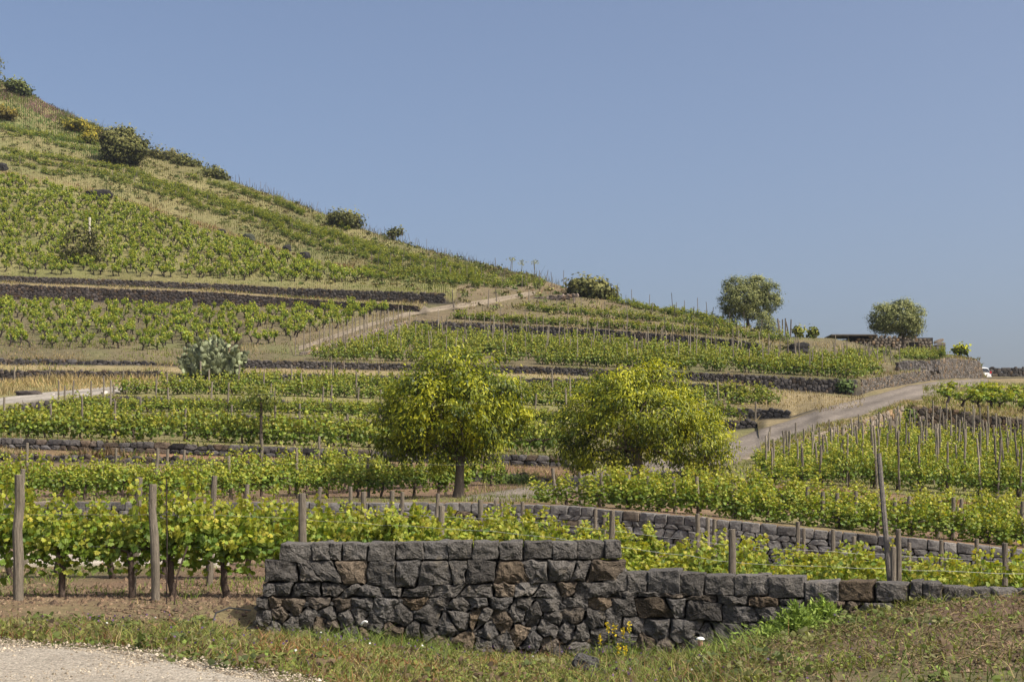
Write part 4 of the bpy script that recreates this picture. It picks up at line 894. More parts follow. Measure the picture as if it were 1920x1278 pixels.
# ------------------------------------------------------------------ trees
def branch(mb, a, b, r0, r1, col, n=6, sag=.1, seg_=5):
    a, b = np.asarray(a, float), np.asarray(b, float); t = np.linspace(0, 1, seg_)[:, None]; L = np.linalg.norm(b - a)
    mid = rng.normal(size=3) * L * .08 + np.array([0, 0, L * sag]); pts = a * (1 - t) + b * t + mid * (4 * t * (1 - t))
    tube(mb, pts, np.linspace(r0, r1, seg_), n, col, True, 0, .06)
def tree(name, base, blobs, trunk_h, trunk_r, nclump, per, lsize, tpl, mat, cols, label, cat, group=None, clump_r=.32, droop=.6, bark=(.11, .09, .07), inner=.15, trunk_lean=(0, 0), limbs=True, flat=.8, tight=False):
    """blobs: (dx, dy, dz, rx, ry, rz) in metres from the base: the crown's lobes; cols = (dark, mid, light) leaf colours"""
    root = empty(name, tuple(base), label, cat, group); tr = MB(); cr = MB()
    top = np.array([trunk_lean[0], trunk_lean[1], trunk_h])
    z = np.linspace(-.2, 1, 6); pts = np.column_stack([top[0] * z, top[1] * z, np.where(z < 0, -.25, z * trunk_h)]) + np.column_stack([rng.normal(size=(6, 2)) * trunk_r * .15, np.zeros(6)])
    tube(tr, pts, trunk_r * np.array([1.45, 1.15, 1.0, .92, .88, .9]), 11, bark, True, 0, .07)
    B = np.array(blobs, float)
    if limbs:
        for b in B:
            branch(tr, top + rng.normal(size=3) * trunk_r * .3, b[:3], trunk_r * .5, trunk_r * .12, bark, 6)
            for k in range(4):
                v = norm(rng.normal(size=3)) * b[3:] * .8; branch(tr, b[:3] - np.array([0, 0, b[5] * .2]), b[:3] + v, trunk_r * .16, .012, bark, 4)
    vol = (B[:, 3] * B[:, 4] + B[:, 4] * B[:, 5] + B[:, 3] * B[:, 5]); w_ = vol / vol.sum()
    pos = []; nr = []; dr = []; tn = []
    for c in range(nclump):
        for _ in range(12):
            b = B[rng.choice(len(B), p=w_)]; u = norm(rng.normal(size=3)); rad = (rng.uniform(.78, 1.10) if tight else rng.uniform(.78, 1.14)) if rng.random() > inner else rng.uniform(.35, .85)
            p = b[:3] + u * b[3:] * rad
            dep = min((((p - q[:3]) / q[3:]) ** 2).sum() for q in B)
            if dep > .55 or rng.random() < .12: break
        m = rng.poisson(per * rng.uniform(.5, 1.4)) + 3; q = rng.normal(size=(m, 3)) * clump_r * np.array([1, 1, flat]) * rng.uniform(.6, 1.25); pp = p + q
        pos.append(pp); o_ = norm(u * .6 + q / clump_r * .35 + np.array([0, 0, .55]) + rng.normal(size=(m, 3)) * .45); nr.append(o_)
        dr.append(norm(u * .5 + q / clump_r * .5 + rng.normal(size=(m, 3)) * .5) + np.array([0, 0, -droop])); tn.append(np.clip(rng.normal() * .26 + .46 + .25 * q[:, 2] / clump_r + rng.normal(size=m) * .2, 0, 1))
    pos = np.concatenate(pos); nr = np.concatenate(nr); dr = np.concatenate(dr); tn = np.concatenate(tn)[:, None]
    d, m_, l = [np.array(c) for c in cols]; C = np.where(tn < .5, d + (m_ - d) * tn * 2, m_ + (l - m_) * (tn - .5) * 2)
    leaves(cr, pos, nr, dr, lsize * rng.uniform(.65, 1.3, len(pos)), C, tpl, .25, 0, .25)
    tr.build('trunk', M_BARK, root, True); cr.build('crown', mat, root); return root
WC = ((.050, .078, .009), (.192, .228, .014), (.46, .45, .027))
def pxblob(base, Y, l):
    """crown lobes given as photo x, y, half-width, half-height and depth offset, in metres about the base"""
    r = []
    for (cx, cy, hw, hh, dd) in l:
        s = F / Y; r.append(((cx - 960) / F * (Y + dd) - base[0], dd, CAMZ + (HY - cy) / F * (Y + dd) - base[2], hw / s, max(hw, hh) / s * .9, hh / s))
    return r
b1 = ground_p(860, 934); Y1 = b1[1]
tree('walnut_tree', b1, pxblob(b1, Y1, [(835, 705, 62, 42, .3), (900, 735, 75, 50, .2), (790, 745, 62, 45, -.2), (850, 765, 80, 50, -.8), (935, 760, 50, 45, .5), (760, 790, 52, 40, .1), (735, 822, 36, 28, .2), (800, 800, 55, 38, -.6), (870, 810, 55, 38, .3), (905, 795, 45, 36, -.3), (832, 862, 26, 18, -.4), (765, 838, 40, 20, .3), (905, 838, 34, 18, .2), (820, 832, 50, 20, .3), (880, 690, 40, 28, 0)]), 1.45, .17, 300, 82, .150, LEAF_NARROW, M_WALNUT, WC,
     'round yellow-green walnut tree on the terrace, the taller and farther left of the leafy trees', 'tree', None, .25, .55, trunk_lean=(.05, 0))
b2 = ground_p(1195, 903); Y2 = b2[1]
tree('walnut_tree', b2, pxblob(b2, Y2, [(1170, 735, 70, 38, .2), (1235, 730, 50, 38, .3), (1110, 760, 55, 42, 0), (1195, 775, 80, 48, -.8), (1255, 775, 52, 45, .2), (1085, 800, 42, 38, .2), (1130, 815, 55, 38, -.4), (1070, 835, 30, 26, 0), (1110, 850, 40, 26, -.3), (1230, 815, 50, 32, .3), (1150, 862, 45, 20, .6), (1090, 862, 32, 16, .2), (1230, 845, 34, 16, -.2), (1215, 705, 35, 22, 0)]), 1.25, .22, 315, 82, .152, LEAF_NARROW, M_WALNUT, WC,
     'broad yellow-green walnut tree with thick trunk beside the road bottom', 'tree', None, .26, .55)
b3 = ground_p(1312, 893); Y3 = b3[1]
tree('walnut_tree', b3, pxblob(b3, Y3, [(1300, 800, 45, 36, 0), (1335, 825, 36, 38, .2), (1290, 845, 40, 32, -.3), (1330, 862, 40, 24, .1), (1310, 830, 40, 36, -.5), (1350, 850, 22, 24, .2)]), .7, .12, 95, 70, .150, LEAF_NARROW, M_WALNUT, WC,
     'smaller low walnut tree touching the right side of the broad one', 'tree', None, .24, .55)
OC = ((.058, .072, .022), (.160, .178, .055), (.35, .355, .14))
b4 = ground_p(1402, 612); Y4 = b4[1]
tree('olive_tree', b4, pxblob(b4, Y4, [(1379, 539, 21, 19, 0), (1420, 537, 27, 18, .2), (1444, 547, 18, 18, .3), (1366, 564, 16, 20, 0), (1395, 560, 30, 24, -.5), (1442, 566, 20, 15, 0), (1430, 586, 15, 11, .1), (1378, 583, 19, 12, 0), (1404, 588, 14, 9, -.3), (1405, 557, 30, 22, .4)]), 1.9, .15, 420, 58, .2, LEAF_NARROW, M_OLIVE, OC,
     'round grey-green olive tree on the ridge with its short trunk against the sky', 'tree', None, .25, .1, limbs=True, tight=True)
b4b = ground_p(1436, 625)
tree('olive_tree', b4b, pxblob(b4b, b4b[1], [(1435, 606, 15, 14, 0), (1440, 614, 14, 10, 0), (1432, 596, 10, 8, 0)]), .5, .06, 70, 30, .2, LEAF_NARROW, M_OLIVE, OC, 'small olive bush below the right side of the ridge olive tree', 'bush', None, .28, .1)
b5 = ground_p(1685, 646); Y5 = b5[1] - 1.5; b5[1] = Y5
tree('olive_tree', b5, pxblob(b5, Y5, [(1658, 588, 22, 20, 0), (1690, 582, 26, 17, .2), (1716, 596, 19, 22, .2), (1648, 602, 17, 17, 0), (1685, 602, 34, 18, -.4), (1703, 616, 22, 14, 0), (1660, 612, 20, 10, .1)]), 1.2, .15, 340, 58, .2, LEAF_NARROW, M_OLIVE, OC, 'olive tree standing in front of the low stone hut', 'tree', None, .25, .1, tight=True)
# the small thin tree in the middle vine terrace
b6 = ground_p(490, 833)
tree('young_tree', b6, pxblob(b6, b6[1], [(488, 742, 32, 12, 0), (470, 752, 16, 8, .2), (508, 750, 16, 8, -.2)]), 2.2, .07, 34, 16, .2, LEAF_NARROW, M_WALNUT, ((.05, .08, .015), (.13, .16, .03), (.24, .24, .04)), 'slim young tree with sparse spreading crown in the vine terrace below the cactus', 'tree', None, .25, .4)
SHC = ((.045, .052, .016), (.115, .120, .034), (.21, .20, .065))
def shrub(px, py, lobes, label, cols=SHC, n=110, per=30, ls=.3, cr_=.5, tpl=LEAF_MID, grp=None, back=0, name='shrub'):
    b = ground_p(px, py)
    if back: b = ground_Y(px, b[1] + back)
    tree(name, b, pxblob(b, b[1], [(x, y, a, c, 0) for x, y, a, c in lobes]), .4, .07, n, per, ls, tpl, M_OLIVE, cols, label, 'bush', grp, cr_, .2, limbs=True)
shrub(230, 308, [(222, 270, 26, 24), (248, 282, 21, 18), (207, 258, 15, 14), (238, 251, 11, 10), (225, 292, 27, 13), (266, 266, 8, 10)], 'big dark round bush on the skyline of the left hillside', n=260, per=34)
shrub(305, 296, [(300, 292, 26, 10), (322, 298, 16, 8)], 'low olive-brown bush just right of the big dark bush on the skyline', ((.05, .055, .02), (.13, .125, .04), (.2, .18, .06)), 60)
shrub(352, 308, [(345, 302, 16, 8), (362, 309, 14, 7)], 'small flat dark bush on the skyline, third down from the big dark bush', n=50)
shrub(402, 332, [(400, 324, 14, 8), (416, 331, 10, 6)], 'small dark bush on the skyline above the row of dead twigs', n=40)
shrub(645, 425, [(640, 409, 20, 8), (658, 413, 14, 9)], 'dark spreading bush on the middle of the sloping skyline', n=70)
shrub(740, 450, [(736, 437, 9, 7), (745, 432, 8, 6)], 'little lone shrub on a thin stem on the sloping skyline', n=26, per=18, ls=.24, cr_=.3)
shrub(1108, 556, [(1092, 536, 18, 9), (1116, 543, 20, 10), (1138, 553, 10, 7), (1082, 543, 9, 8)], 'dense green bush on the crest above the upper terraces, left of the ridge olive tree', n=150)
shrub(150, 492, [(150, 450, 24, 30), (172, 470, 22, 18), (140, 472, 20, 16)], 'thin brownish bush around the white pole in the hillside vineyard', ((.05, .05, .02), (.12, .115, .04), (.19, .17, .06)), 70, 16, .26, .5)
shrub(-12, 158, [(-12, 125, 12, 26)], 'green bush top cut by the left edge of the picture above the hill', n=26)
shrub(50, 182, [(24, 157, 11, 4), (46, 169, 10, 4), (40, 160, 5, 4)], 'green leafy shrub on the uppermost skyline at the far left', ((.05, .065, .022), (.11, .13, .04), (.18, .2, .06)), 60)
YEL = ((.08, .09, .02), (.165, .155, .025), (.34, .27, .03))
shrub(145, 246, [(138, 234, 26, 7), (165, 243, 18, 6)], 'yellow flowering broom on the upper left hillside', YEL, 50)
shrub(172, 268, [(172, 258, 14, 8)], 'smaller yellow flowering broom touching the big dark bush', YEL, 30)
shrub(15, 226, [(12, 212, 14, 10)], 'brownish broom bush at the far left of the upper hillside', ((.07, .06, .02), (.16, .13, .03), (.3, .22, .03)), 30)
shrub(1800, 664, [(1800, 655, 10, 7)], 'single green vine bush with a thin stake on the skyline right of the hut', WC, 22, 18, .24, .3)
shrub(1398 + 0, 634, [(1496, 618, 8, 7)], 'single young vine bush on the skyline right of the ridge olive tree', WC, 20, 18, .24, .3) if False else None
for px, py, lab in ((1496, 629, 'left'), (1525, 632, 'right')):
    shrub(px, py, [(px, py - 9, 6, 7)], f'{"taller" if lab == "left" else "smaller rounder"} lone vine bush on the skyline between the two olive trees', ((.06, .09, .015), (.17, .19, .03), (.3, .28, .05)), 16, 16, .22, .25)
# plants along walls in the middle distance
shrub(1585, 726, [(1585, 722, 9, 5)], 'small green bush growing at the foot of the wall by the road', ((.03, .06, .015), (.08, .12, .03), (.14, .18, .05)), 24, 20, .2, .25)
shrub(1700, 790, [(1697, 778, 6, 10)], 'green shrub growing in the corner where the two road walls meet', ((.04, .07, .015), (.1, .14, .03), (.18, .2, .05)), 24, 20, .2, .25)
shrub(985, 905, [(960, 902, 34, 8), (990, 898, 12, 10), (930, 908, 25, 8)], 'low green weeds at the foot of the dark wall right of the first walnut tree', ((.04, .07, .015), (.1, .15, .03), (.17, .2, .05)), 90, 24, .13, .18, LEAF_NARROW)

# ------------------------------------------------------------------ prickly pear
def cactus():
    base = ground_p(402, 702); base[1] -= .4; root = empty('prickly_pear', tuple(base), 'large grey-green prickly pear cactus beside the farm track', 'cactus')
    mb = MB(); s = F / base[1]
    def pad(c, up, face, L):
        up = norm(up); face = norm(face - (face @ up) * up); side = np.cross(up, face); N = 10; th = np.linspace(0, 2 * np.pi, N, endpoint=False)
        prof = [(0.55, .0), (1.0, .0), (0.8, .5), (0, .62)]
        V = []
        for sg in (1, -1):
            for f, z in ((1.0, 0), (.8, .05), (.4, .075)):
                w_ = .36 * (1 + .25 * np.sin(th)) ; x = np.cos(th) * w_ * f; y = (.5 + .5 * np.sin(th) * 1.0 - .5) * f + .5
                V.append(c + L * (x[:, None] * side + y[:, None] * up + sg * z * face))
            V.append((c + L * (.5 * up + sg * .08 * face))[None])
        V = np.concatenate(V); k = np.arange(N); fs_ = []
        for o_ in (0, 3 * N + 1):
            q = np.concatenate([np.stack([o_ + a * N + k, o_ + a * N + (k + 1) % N, o_ + (a + 1) * N + (k + 1) % N, o_ + (a + 1) * N + k], 1) for a in (0, 1)])
            t = np.stack([o_ + 2 * N + k, o_ + 2 * N + (k + 1) % N, np.full(N, o_ + 3 * N)], 1); fs_ += [q, t]
        col = np.array([.175, .195, .100]) * rng.uniform(.6, 1.5); mb.add(V, fs_, col)
        return c + L * (.95 * up)
    for i in range(64):
        p = np.array([rng.uniform(-2.0, 2.0), rng.uniform(-.9, .9), -.1]); hmax = 2.75 * math.sqrt(max(.1, 1 - (p[0] / 2.3) ** 2)) * rng.uniform(.55, 1.05); d = np.array([p[0] * .12, p[1] * .15, 1.0])
        while p[2] < hmax - .35:
            L = rng.uniform(.4, .64)
            e = pad(p, d + rng.normal(size=3) * .25, np.array([rng.normal() * .7, -1, rng.normal() * .35]), L)
            for b_ in range(rng.integers(1, 3)):
                pad(e - np.array([0, 0, .12]) + rng.normal(size=3) * .1, np.array([rng.normal() * .9, rng.normal() * .5, .7]), np.array([rng.normal() * .7, -1, rng.normal() * .5]), rng.uniform(.34, .56))
            p = e - np.array([0, 0, .08])
    mb.build('foliage', M_CACTUS, root, True)
cactus()

# ------------------------------------------------------------------ rocks and small things
def rock(px, py, size, label, tint=(.03, .028, .027), dY=0, name='boulder', sink=.25, m=M_STONEFAR):
    b = ground_p(px, py); b[1] += dY; mb = MB(); N, K = 18, 10; V = []
    for i in range(K + 1):
        ph = math.pi * i / K
        for j in range(N):
            t = 2 * math.pi * j / N; V.append((math.sin(ph) * math.cos(t), math.sin(ph) * math.sin(t), math.cos(ph)))
    V = np.array(V); V = np.sign(V) * np.abs(V) ** .75; sd = rng.uniform(0, 50); V = V * (1 + .35 * fbm(V + sd, 1.3, 3)[:, None] + .12 * fbm(V + sd, 5, 2)[:, None]) * np.array(size) ; V[:, 2] += size[2] * (1 - sink * 2)
    a = np.arange((K + 1) * N).reshape(K + 1, N); q = np.stack([a[:-1], a[1:], np.roll(a[1:], -1, 1), np.roll(a[:-1], -1, 1)], -1).reshape(-1, 4)
    mb.add(V, q, tint); o = mb.build(name, m); o.location = tuple(b); tag(o, label, 'rock')
rock(184, 374, (2.0, 1.0, .9), 'big black boulder on the left hillside below the straw band'); rock(3, 319, (.9, .8, .7), 'black boulder at the far left edge of the hillside')
rock(416, 437, (.6, .5, .35), 'small dark rock pile in the hillside vineyard below the brown band'); rock(466, 452, (.9, .6, .6), 'dark mossy rock heap beside the brown band on the hillside', (.05, .055, .04))
rock(538, 470, (.6, .5, .5), 'dark rock left of the lowest black boulder on the hillside'); rock(570, 488, (.9, .6, .75), 'lowest black boulder at the end of the brown band on the hillside')
rock(1497, 661, (1.0, .8, .6), 'dark boulder in the bare ground left of the upper right terrace'); rock(1097, 1262, (.15, .13, .14), 'grey stone lying in the grass in front of the black wall', (.09, .085, .08), name='loose_stone', m=M_STONE)
rock(55, 741, (.9, .5, .22), 'low heap of dark stones beside the farm track', (.06, .05, .045)); rock(930, 585 - 9, (.6, .4, .3), 'pale grey stone on the bare patch at the footpath top', (.3, .27, .23)) if False else None
rock(100, 741, (.12, .1, .1), 'single whitish stone at the edge of the farm track', (.45, .4, .34)); rock(196, 739, (.22, .2, .16), 'white rock on the edge of the farm track near the posts', (.5, .46, .4))
M_WHITE = plain('white_paint', (.78, .77, .74), .45); M_PINK = plain('faded_red_plastic', (.62, .30, .25), .5); M_RUST = plain('rusty_steel', (.13, .055, .035), .8, .3, .3, .4); M_PIPE = plain('white_plastic', (.80, .79, .75), .35)
mb = MB(); g = ground_p(168, 452); tube(mb, np.array([[0, 0, -.2], [0, 0, 2.6], [0, 0, 2.62]]), [.14, .13, .12], 10, (.8, .8, .8)); tube(mb, np.array([[0, 0, 2.62], [0, 0, 3.0]]), .17, 10); o = mb.build('concrete_pole', plain('pale_concrete', (.50, .46, .36), .85)); o.location = tuple(g); tag(o, 'pale concrete pole standing in the hillside vines beside the thin brownish bush', 'pole')
# pink and white valve cap on a thin stake
g = ground_Y(1313, 17.6); g[2] = CAMZ + (HY - 1193) / F * 17.6 - .236; root = empty('water_valve', tuple(g), 'pink and white mushroom shaped water valve cap in front of the black wall', 'valve')
mb = MB(); tube(mb, np.array([[0, 0, -.35], [0, 0, .12]]), .012, 8); mb.build('stem', M_RUST, root, True)
mb = MB(); tube(mb, np.array([[0, 0, .115], [0, 0, .13], [0, 0, .19], [0, 0, .20]]), [.022, .03, .032, .03], 12); mb.build('valve_body', M_PINK, root, True)
mb = MB(); tube(mb, np.array([[0, 0, .195], [0, 0, .202], [0, 0, .215], [0, 0, .228], [0, 0, .236]]), [.045, .055, .054, .038, .012], 16); mb.build('cap', M_WHITE, root, True)
def pipe(px, py, Yo, a, L, r, label, mat, name='pipe', cat='pipe', bend=.03):
    p = P(px, py, Yo); mb = MB(); u = np.linspace(0, 1, 6); d = np.array(a, float); d /= np.linalg.norm(d)
    tube(mb, u[:, None] * d * L + np.array([0, 0, 1]) * (bend * np.sin(u * math.pi))[:, None], r, 10, (.8, .8, .8)); o = mb.build(name, mat, None, True); o.location = tuple(p); return tag(o, label, cat)
pipe(677, 1171, 18.88, (1, -.35, .45), .10, .016, 'short white plastic pipe end sticking out of the black wall', M_PIPE)
pipe(1420, 1211, 18.2, (1, -.3, -1.0), .17, .013, 'thin white plastic pipe slanting down into the weeds right of the valve cap', M_PIPE)
# black irrigation hose at the wall's left end
mb = MB(); pts = np.array([ground_Y(398, 17.8) + [0, 0, .02], ground_Y(405, 18.1) + [0, 0, .16], ground_Y(430, 18.3) + [0, 0, .28], ground_Y(470, 18.6) + [0, 0, .34]]); tube(mb, pts, .011, 7, (.02, .02, .02)); tag(mb.build('hose', plain('black_hose', (.02, .02, .02), .5), None, True), 'thin black hose arching out of the weeds to the left end of the black wall', 'hose')
# rusty steel beam lying on the mound
g = ground_p(1800, 1232); mb = MB(); L = .62
boxv(mb, (-L, -.03, .08), (L, .03, .088)); boxv(mb, (-L, .024, .03), (L, .03, .078)); boxv(mb, (-L, -.03, .03), (L, -.024, .078)); o = mb.build('steel_beam', M_RUST); o.location = tuple(g); o.rotation_euler = (0, R(-1.5), R(4)); tag(o, 'rusty steel channel lying on the weedy mound at lower right', 'steel beam')
# pale plank on the upper bare patch
g = ground_p(965, 546); mb = MB(); boxv(mb, (-1.1, -.1, .12), (1.1, .1, .18), (.4, .34, .27)); o = mb.build('plank', M_WOOD); o.location = tuple(g); o.rotation_euler = (0, R(12), R(15)); tag(o, 'pale plank lying on the bare patch near the crest', 'plank')

# ------------------------------------------------------------------ stone hut on the ridge
def hut():
    b = P(1660, 655, 147.0); root = empty('stone_hut', tuple(b), 'low dry stone hut with dark doorway behind the right olive tree', 'hut')
    s = 147.0 / F; px = lambda x: (x - 1660) * s; pz = lambda y: (655 - y) * s
    mb = MB()
    # front wall as stones following the humped top, doorway left open
    S = []; z = .12
    while z < 2.4:
        x = px(1592) + rng.random() * .3
        while x < px(1757): S.append((x, z + rng.normal() * .05)); x += .42 * rng.uniform(.7, 1.4)
        z += .3
    S = np.array(S); top = lambda x: pz(np.interp(x / s + 1660, [1590, 1625, 1665, 1715, 1745, 1757], [640, 629, 625, 628, 635, 642]))
    f = lambda Q: np.column_stack([Q[:, 0], -Q[:, 2], Q[:, 1] - .3])
    for (x, z), poly in zip(S, voronoi(S)):
        if poly is None or z > top(x) + .2 or (px(1703) < x < px(1722) and z < pz(642) + .3): continue
        stone(mb, poly, f, stone_tint((.17, .14, .11), .35, .3), 9, RINGS_LO, .015, .06, .2, .03, 1, x)
    mb.build('wall', M_STONEFAR, root)
    mb = MB(); boxv(mb, (px(1596), .5, -.4), (px(1752), 4.5, pz(632)), (.045, .04, .035)); mb.build('wall_core', M_STONEFAR, root)
    mb = MB(); boxv(mb, (px(1703), .2, -.3), (px(1722), .28, pz(641.5)), (.02, .02, .02)); mb.build('doorway_shade', plain('doorway_shade_black', (.02, .018, .016), .8), root)  # near-black panel set in the open doorway, painting the shade inside
    mb = MB(); boxv(mb, (px(1699), -.02, pz(641)), (px(1726), .3, pz(638.5)), (.2, .17, .13)); mb.build('lintel', M_STONEFAR, root)
    mb = MB(); boxv(mb, (px(1558), -.3, pz(629.5)), (px(1644), 3.2, pz(627)), (.10, .085, .07)); mb.build('flat_roof', M_WOOD, root)
    for x in (1562, 1590):
        mb = MB(); tube(mb, np.array([[px(x), -.1, -.8], [px(x), -.1, pz(629.5)]]), .05, 6, (.12, .1, .08)); mb.build('roof_post', M_WOOD, root)
    b = P(1764, 660, 146.4); mb = MB(); boxv(mb, (-8 * s, 0, -.5), (8.5 * s, 1.0, 13 * s), (.15, .145, .135)); boxv(mb, (-8.6 * s, -.04, 13 * s), (9.1 * s, 1.04, 14.2 * s), (.17, .16, .15)); o = mb.build('concrete_block', tint_mat('grey_render', .9, (.75, 1.2), 2.0, 20.0, .3, .01)); o.location = tuple(b); tag(o, 'square grey rendered block at the right end of the stone hut', 'concrete block')
hut()
# ------------------------------------------------------------------ white car beyond the crest
def car():
    Y = 150.2; p = P(1858.5, 713.0, Y); root = empty('parked_car', tuple(p), 'white hatchback mostly hidden behind the pale wall at the top of the road', 'car')
    # car faces -x; its tail is at x = 0
    prof = [(0.0, .32), (.02, .62), (-.05, .88), (-.30, 1.32), (-.55, 1.42), (-1.7, 1.45), (-2.3, 1.30), (-2.85, .95), (-3.7, .82), (-3.85, .6), (-3.85, .3)]
    glass_top = {3, 4, 5, 6}
    mb = MB(); n = len(prof); V = []
    for yy, ins in ((0, .06), (.08, 0), (1.5, 0), (1.58, .06)):
        for i, (x, z) in enumerate(prof):
            k = max(0, (z - .9)) * .28; y2 = yy + (k if yy < .8 else -k)
            V.append((x - ins * (1 if x > -1.9 else -1), y2, z - (ins * .6 if z > .5 else 0)))
    a = np.arange(4 * n).reshape(4, n); q = np.stack([a[:-1, :-1], a[:-1, 1:], a[1:, 1:], a[1:, :-1]], -1).reshape(-1, 4)
    mb.add(V, [q, np.array([a[0][::-1]]), np.array([a[3]])]); mb.build('body', plain('white_car_paint', (.80, .80, .79), .25, 0, .5, .03), root)
    gl = plain('car_glass', (.02, .025, .03), .1, 0, .6)
    mb = MB(); w_ = [(-.12, .92), (-.34, 1.28), (-1.7, 1.36), (-2.2, 1.24), (-2.7, .94)]
    V = [(x, .025 + max(0, z - .9) * .28 - .03, z) for x, z in w_] + [(x, .045 + max(0, z - .9) * .28, z) for x, z in w_]
    m = len(w_); mb.add(V, [np.array([list(range(m))[::-1]]), np.array([list(range(m, 2 * m))]), np.array([[i, (i + 1) % m, (i + 1) % m + m, i + m] for i in range(m)])]); mb.build('window', gl, root)
    mb = MB(); V = [(-.05, .2, .92), (-.05, 1.38, .92), (-.27, 1.3, 1.3), (-.27, .28, 1.3)]; V = [(x + .03, y, z) for x, y, z in V] + [(x - .02, y, z) for x, y, z in V]
    mb.add(V, np.array([[0, 1, 2, 3], [7, 6, 5, 4], [0, 4, 5, 1], [1, 5, 6, 2], [2, 6, 7, 3], [3, 7, 4, 0]])); mb.build('rear_window', gl, root)
    red = plain('tail_light_red', (.45, .02, .02), .3)
    for y0 in (-.005, 1.43):
        mb = MB(); boxv(mb, (-.14, y0, .74), (.045, y0 + .16, 1.0)); mb.build('tail_light', red, root)
    mb = MB(); boxv(mb, (-.1, .05, .28), (.07, 1.53, .5)); mb.build('bumper', plain('bumper', (.74, .74, .73), .4), root)
    ty = plain('tyre', (.02, .02, .02), .9); rm = plain('rim', (.4, .4, .4), .4, .8)
    for x in (-.75, -3.15):
        for y in (.02, 1.40):
            mb = MB(); tube(mb, np.array([[x, y, .3], [x, y + .02, .3], [x, y + .14, .3], [x, y + .16, .3]]), [.27, .3, .3, .27], 18); wo = mb.build('wheel', ty, root, True)
            mb = MB(); tube(mb, np.array([[x, y - .006, .3], [x, y + .166, .3]]), .18, 14); mb.build('rim', rm, wo, True)
car()

# ------------------------------------------------------------------ grass and weeds
def blades(mb, P0, h, wd, col, bend=.4, seg_=2):
    n = len(P0); an = rng.uniform(0, 2 * np.pi, n); side = np.column_stack([np.cos(an), np.sin(an), np.zeros(n)]); ln = rng.normal(size=(n, 2)) * bend
    up = np.column_stack([ln[:, 0] * h, ln[:, 1] * h, h]); midp = P0 + up * np.array([.3, .3, .58]); tip = P0 + up
    wd = np.broadcast_to(wd, (n,))[:, None]
    C = np.asarray(col)
    if seg_ == 1:
        V = np.stack([P0 - side * wd, P0 + side * wd, tip], 1); k = 3; fs_ = [np.array([[0, 1, 2]])]
    else:
        V = np.stack([P0 - side * wd, P0 + side * wd, midp + side * wd * .8, midp - side * wd * .8, tip], 1); k = 5; fs_ = [np.array([[0, 1, 2, 3]]), np.array([[3, 2, 4]])]
    offs = (np.arange(n) * k)[:, None, None]
    mb.add(V.reshape(-1, 3), [(f[None] + offs).reshape(-1, f.shape[1]) for f in fs_], np.repeat(C, k, axis=0))
def mixcol(n, cols, wts, var=.2, at=None, f=.16):
    if at is None: c = np.array(cols)[rng.choice(len(cols), n, p=np.array(wts) / sum(wts))]
    else:      # patches: the mixture changes from place to place
        u = np.clip(.5 + 1.1 * fbm(at, f, 3) + rng.normal(size=n) * .16, 0, .9999); c = np.array(cols)[np.searchsorted(np.cumsum(np.array(wts) / sum(wts)), u)]
    return np.clip(c * (1 + rng.normal(size=(n, 1)) * var), .005, .8)
def region(n, p0, p1, ca, cb, t0=0., t1=1.):
    px = rng.uniform(p0, p1, n); return np.array([strip_pt(round(p / 4) * 4, ca, cb, rng.uniform(t0, t1)) for p in px])
G_ = (.125, .158, .038); GY = (.20, .215, .05); ST = (.32, .25, .12); RD = (.24, .115, .055); PU = (.10, .045, .13); BR = (.16, .11, .06); LG = (.17, .235, .05)
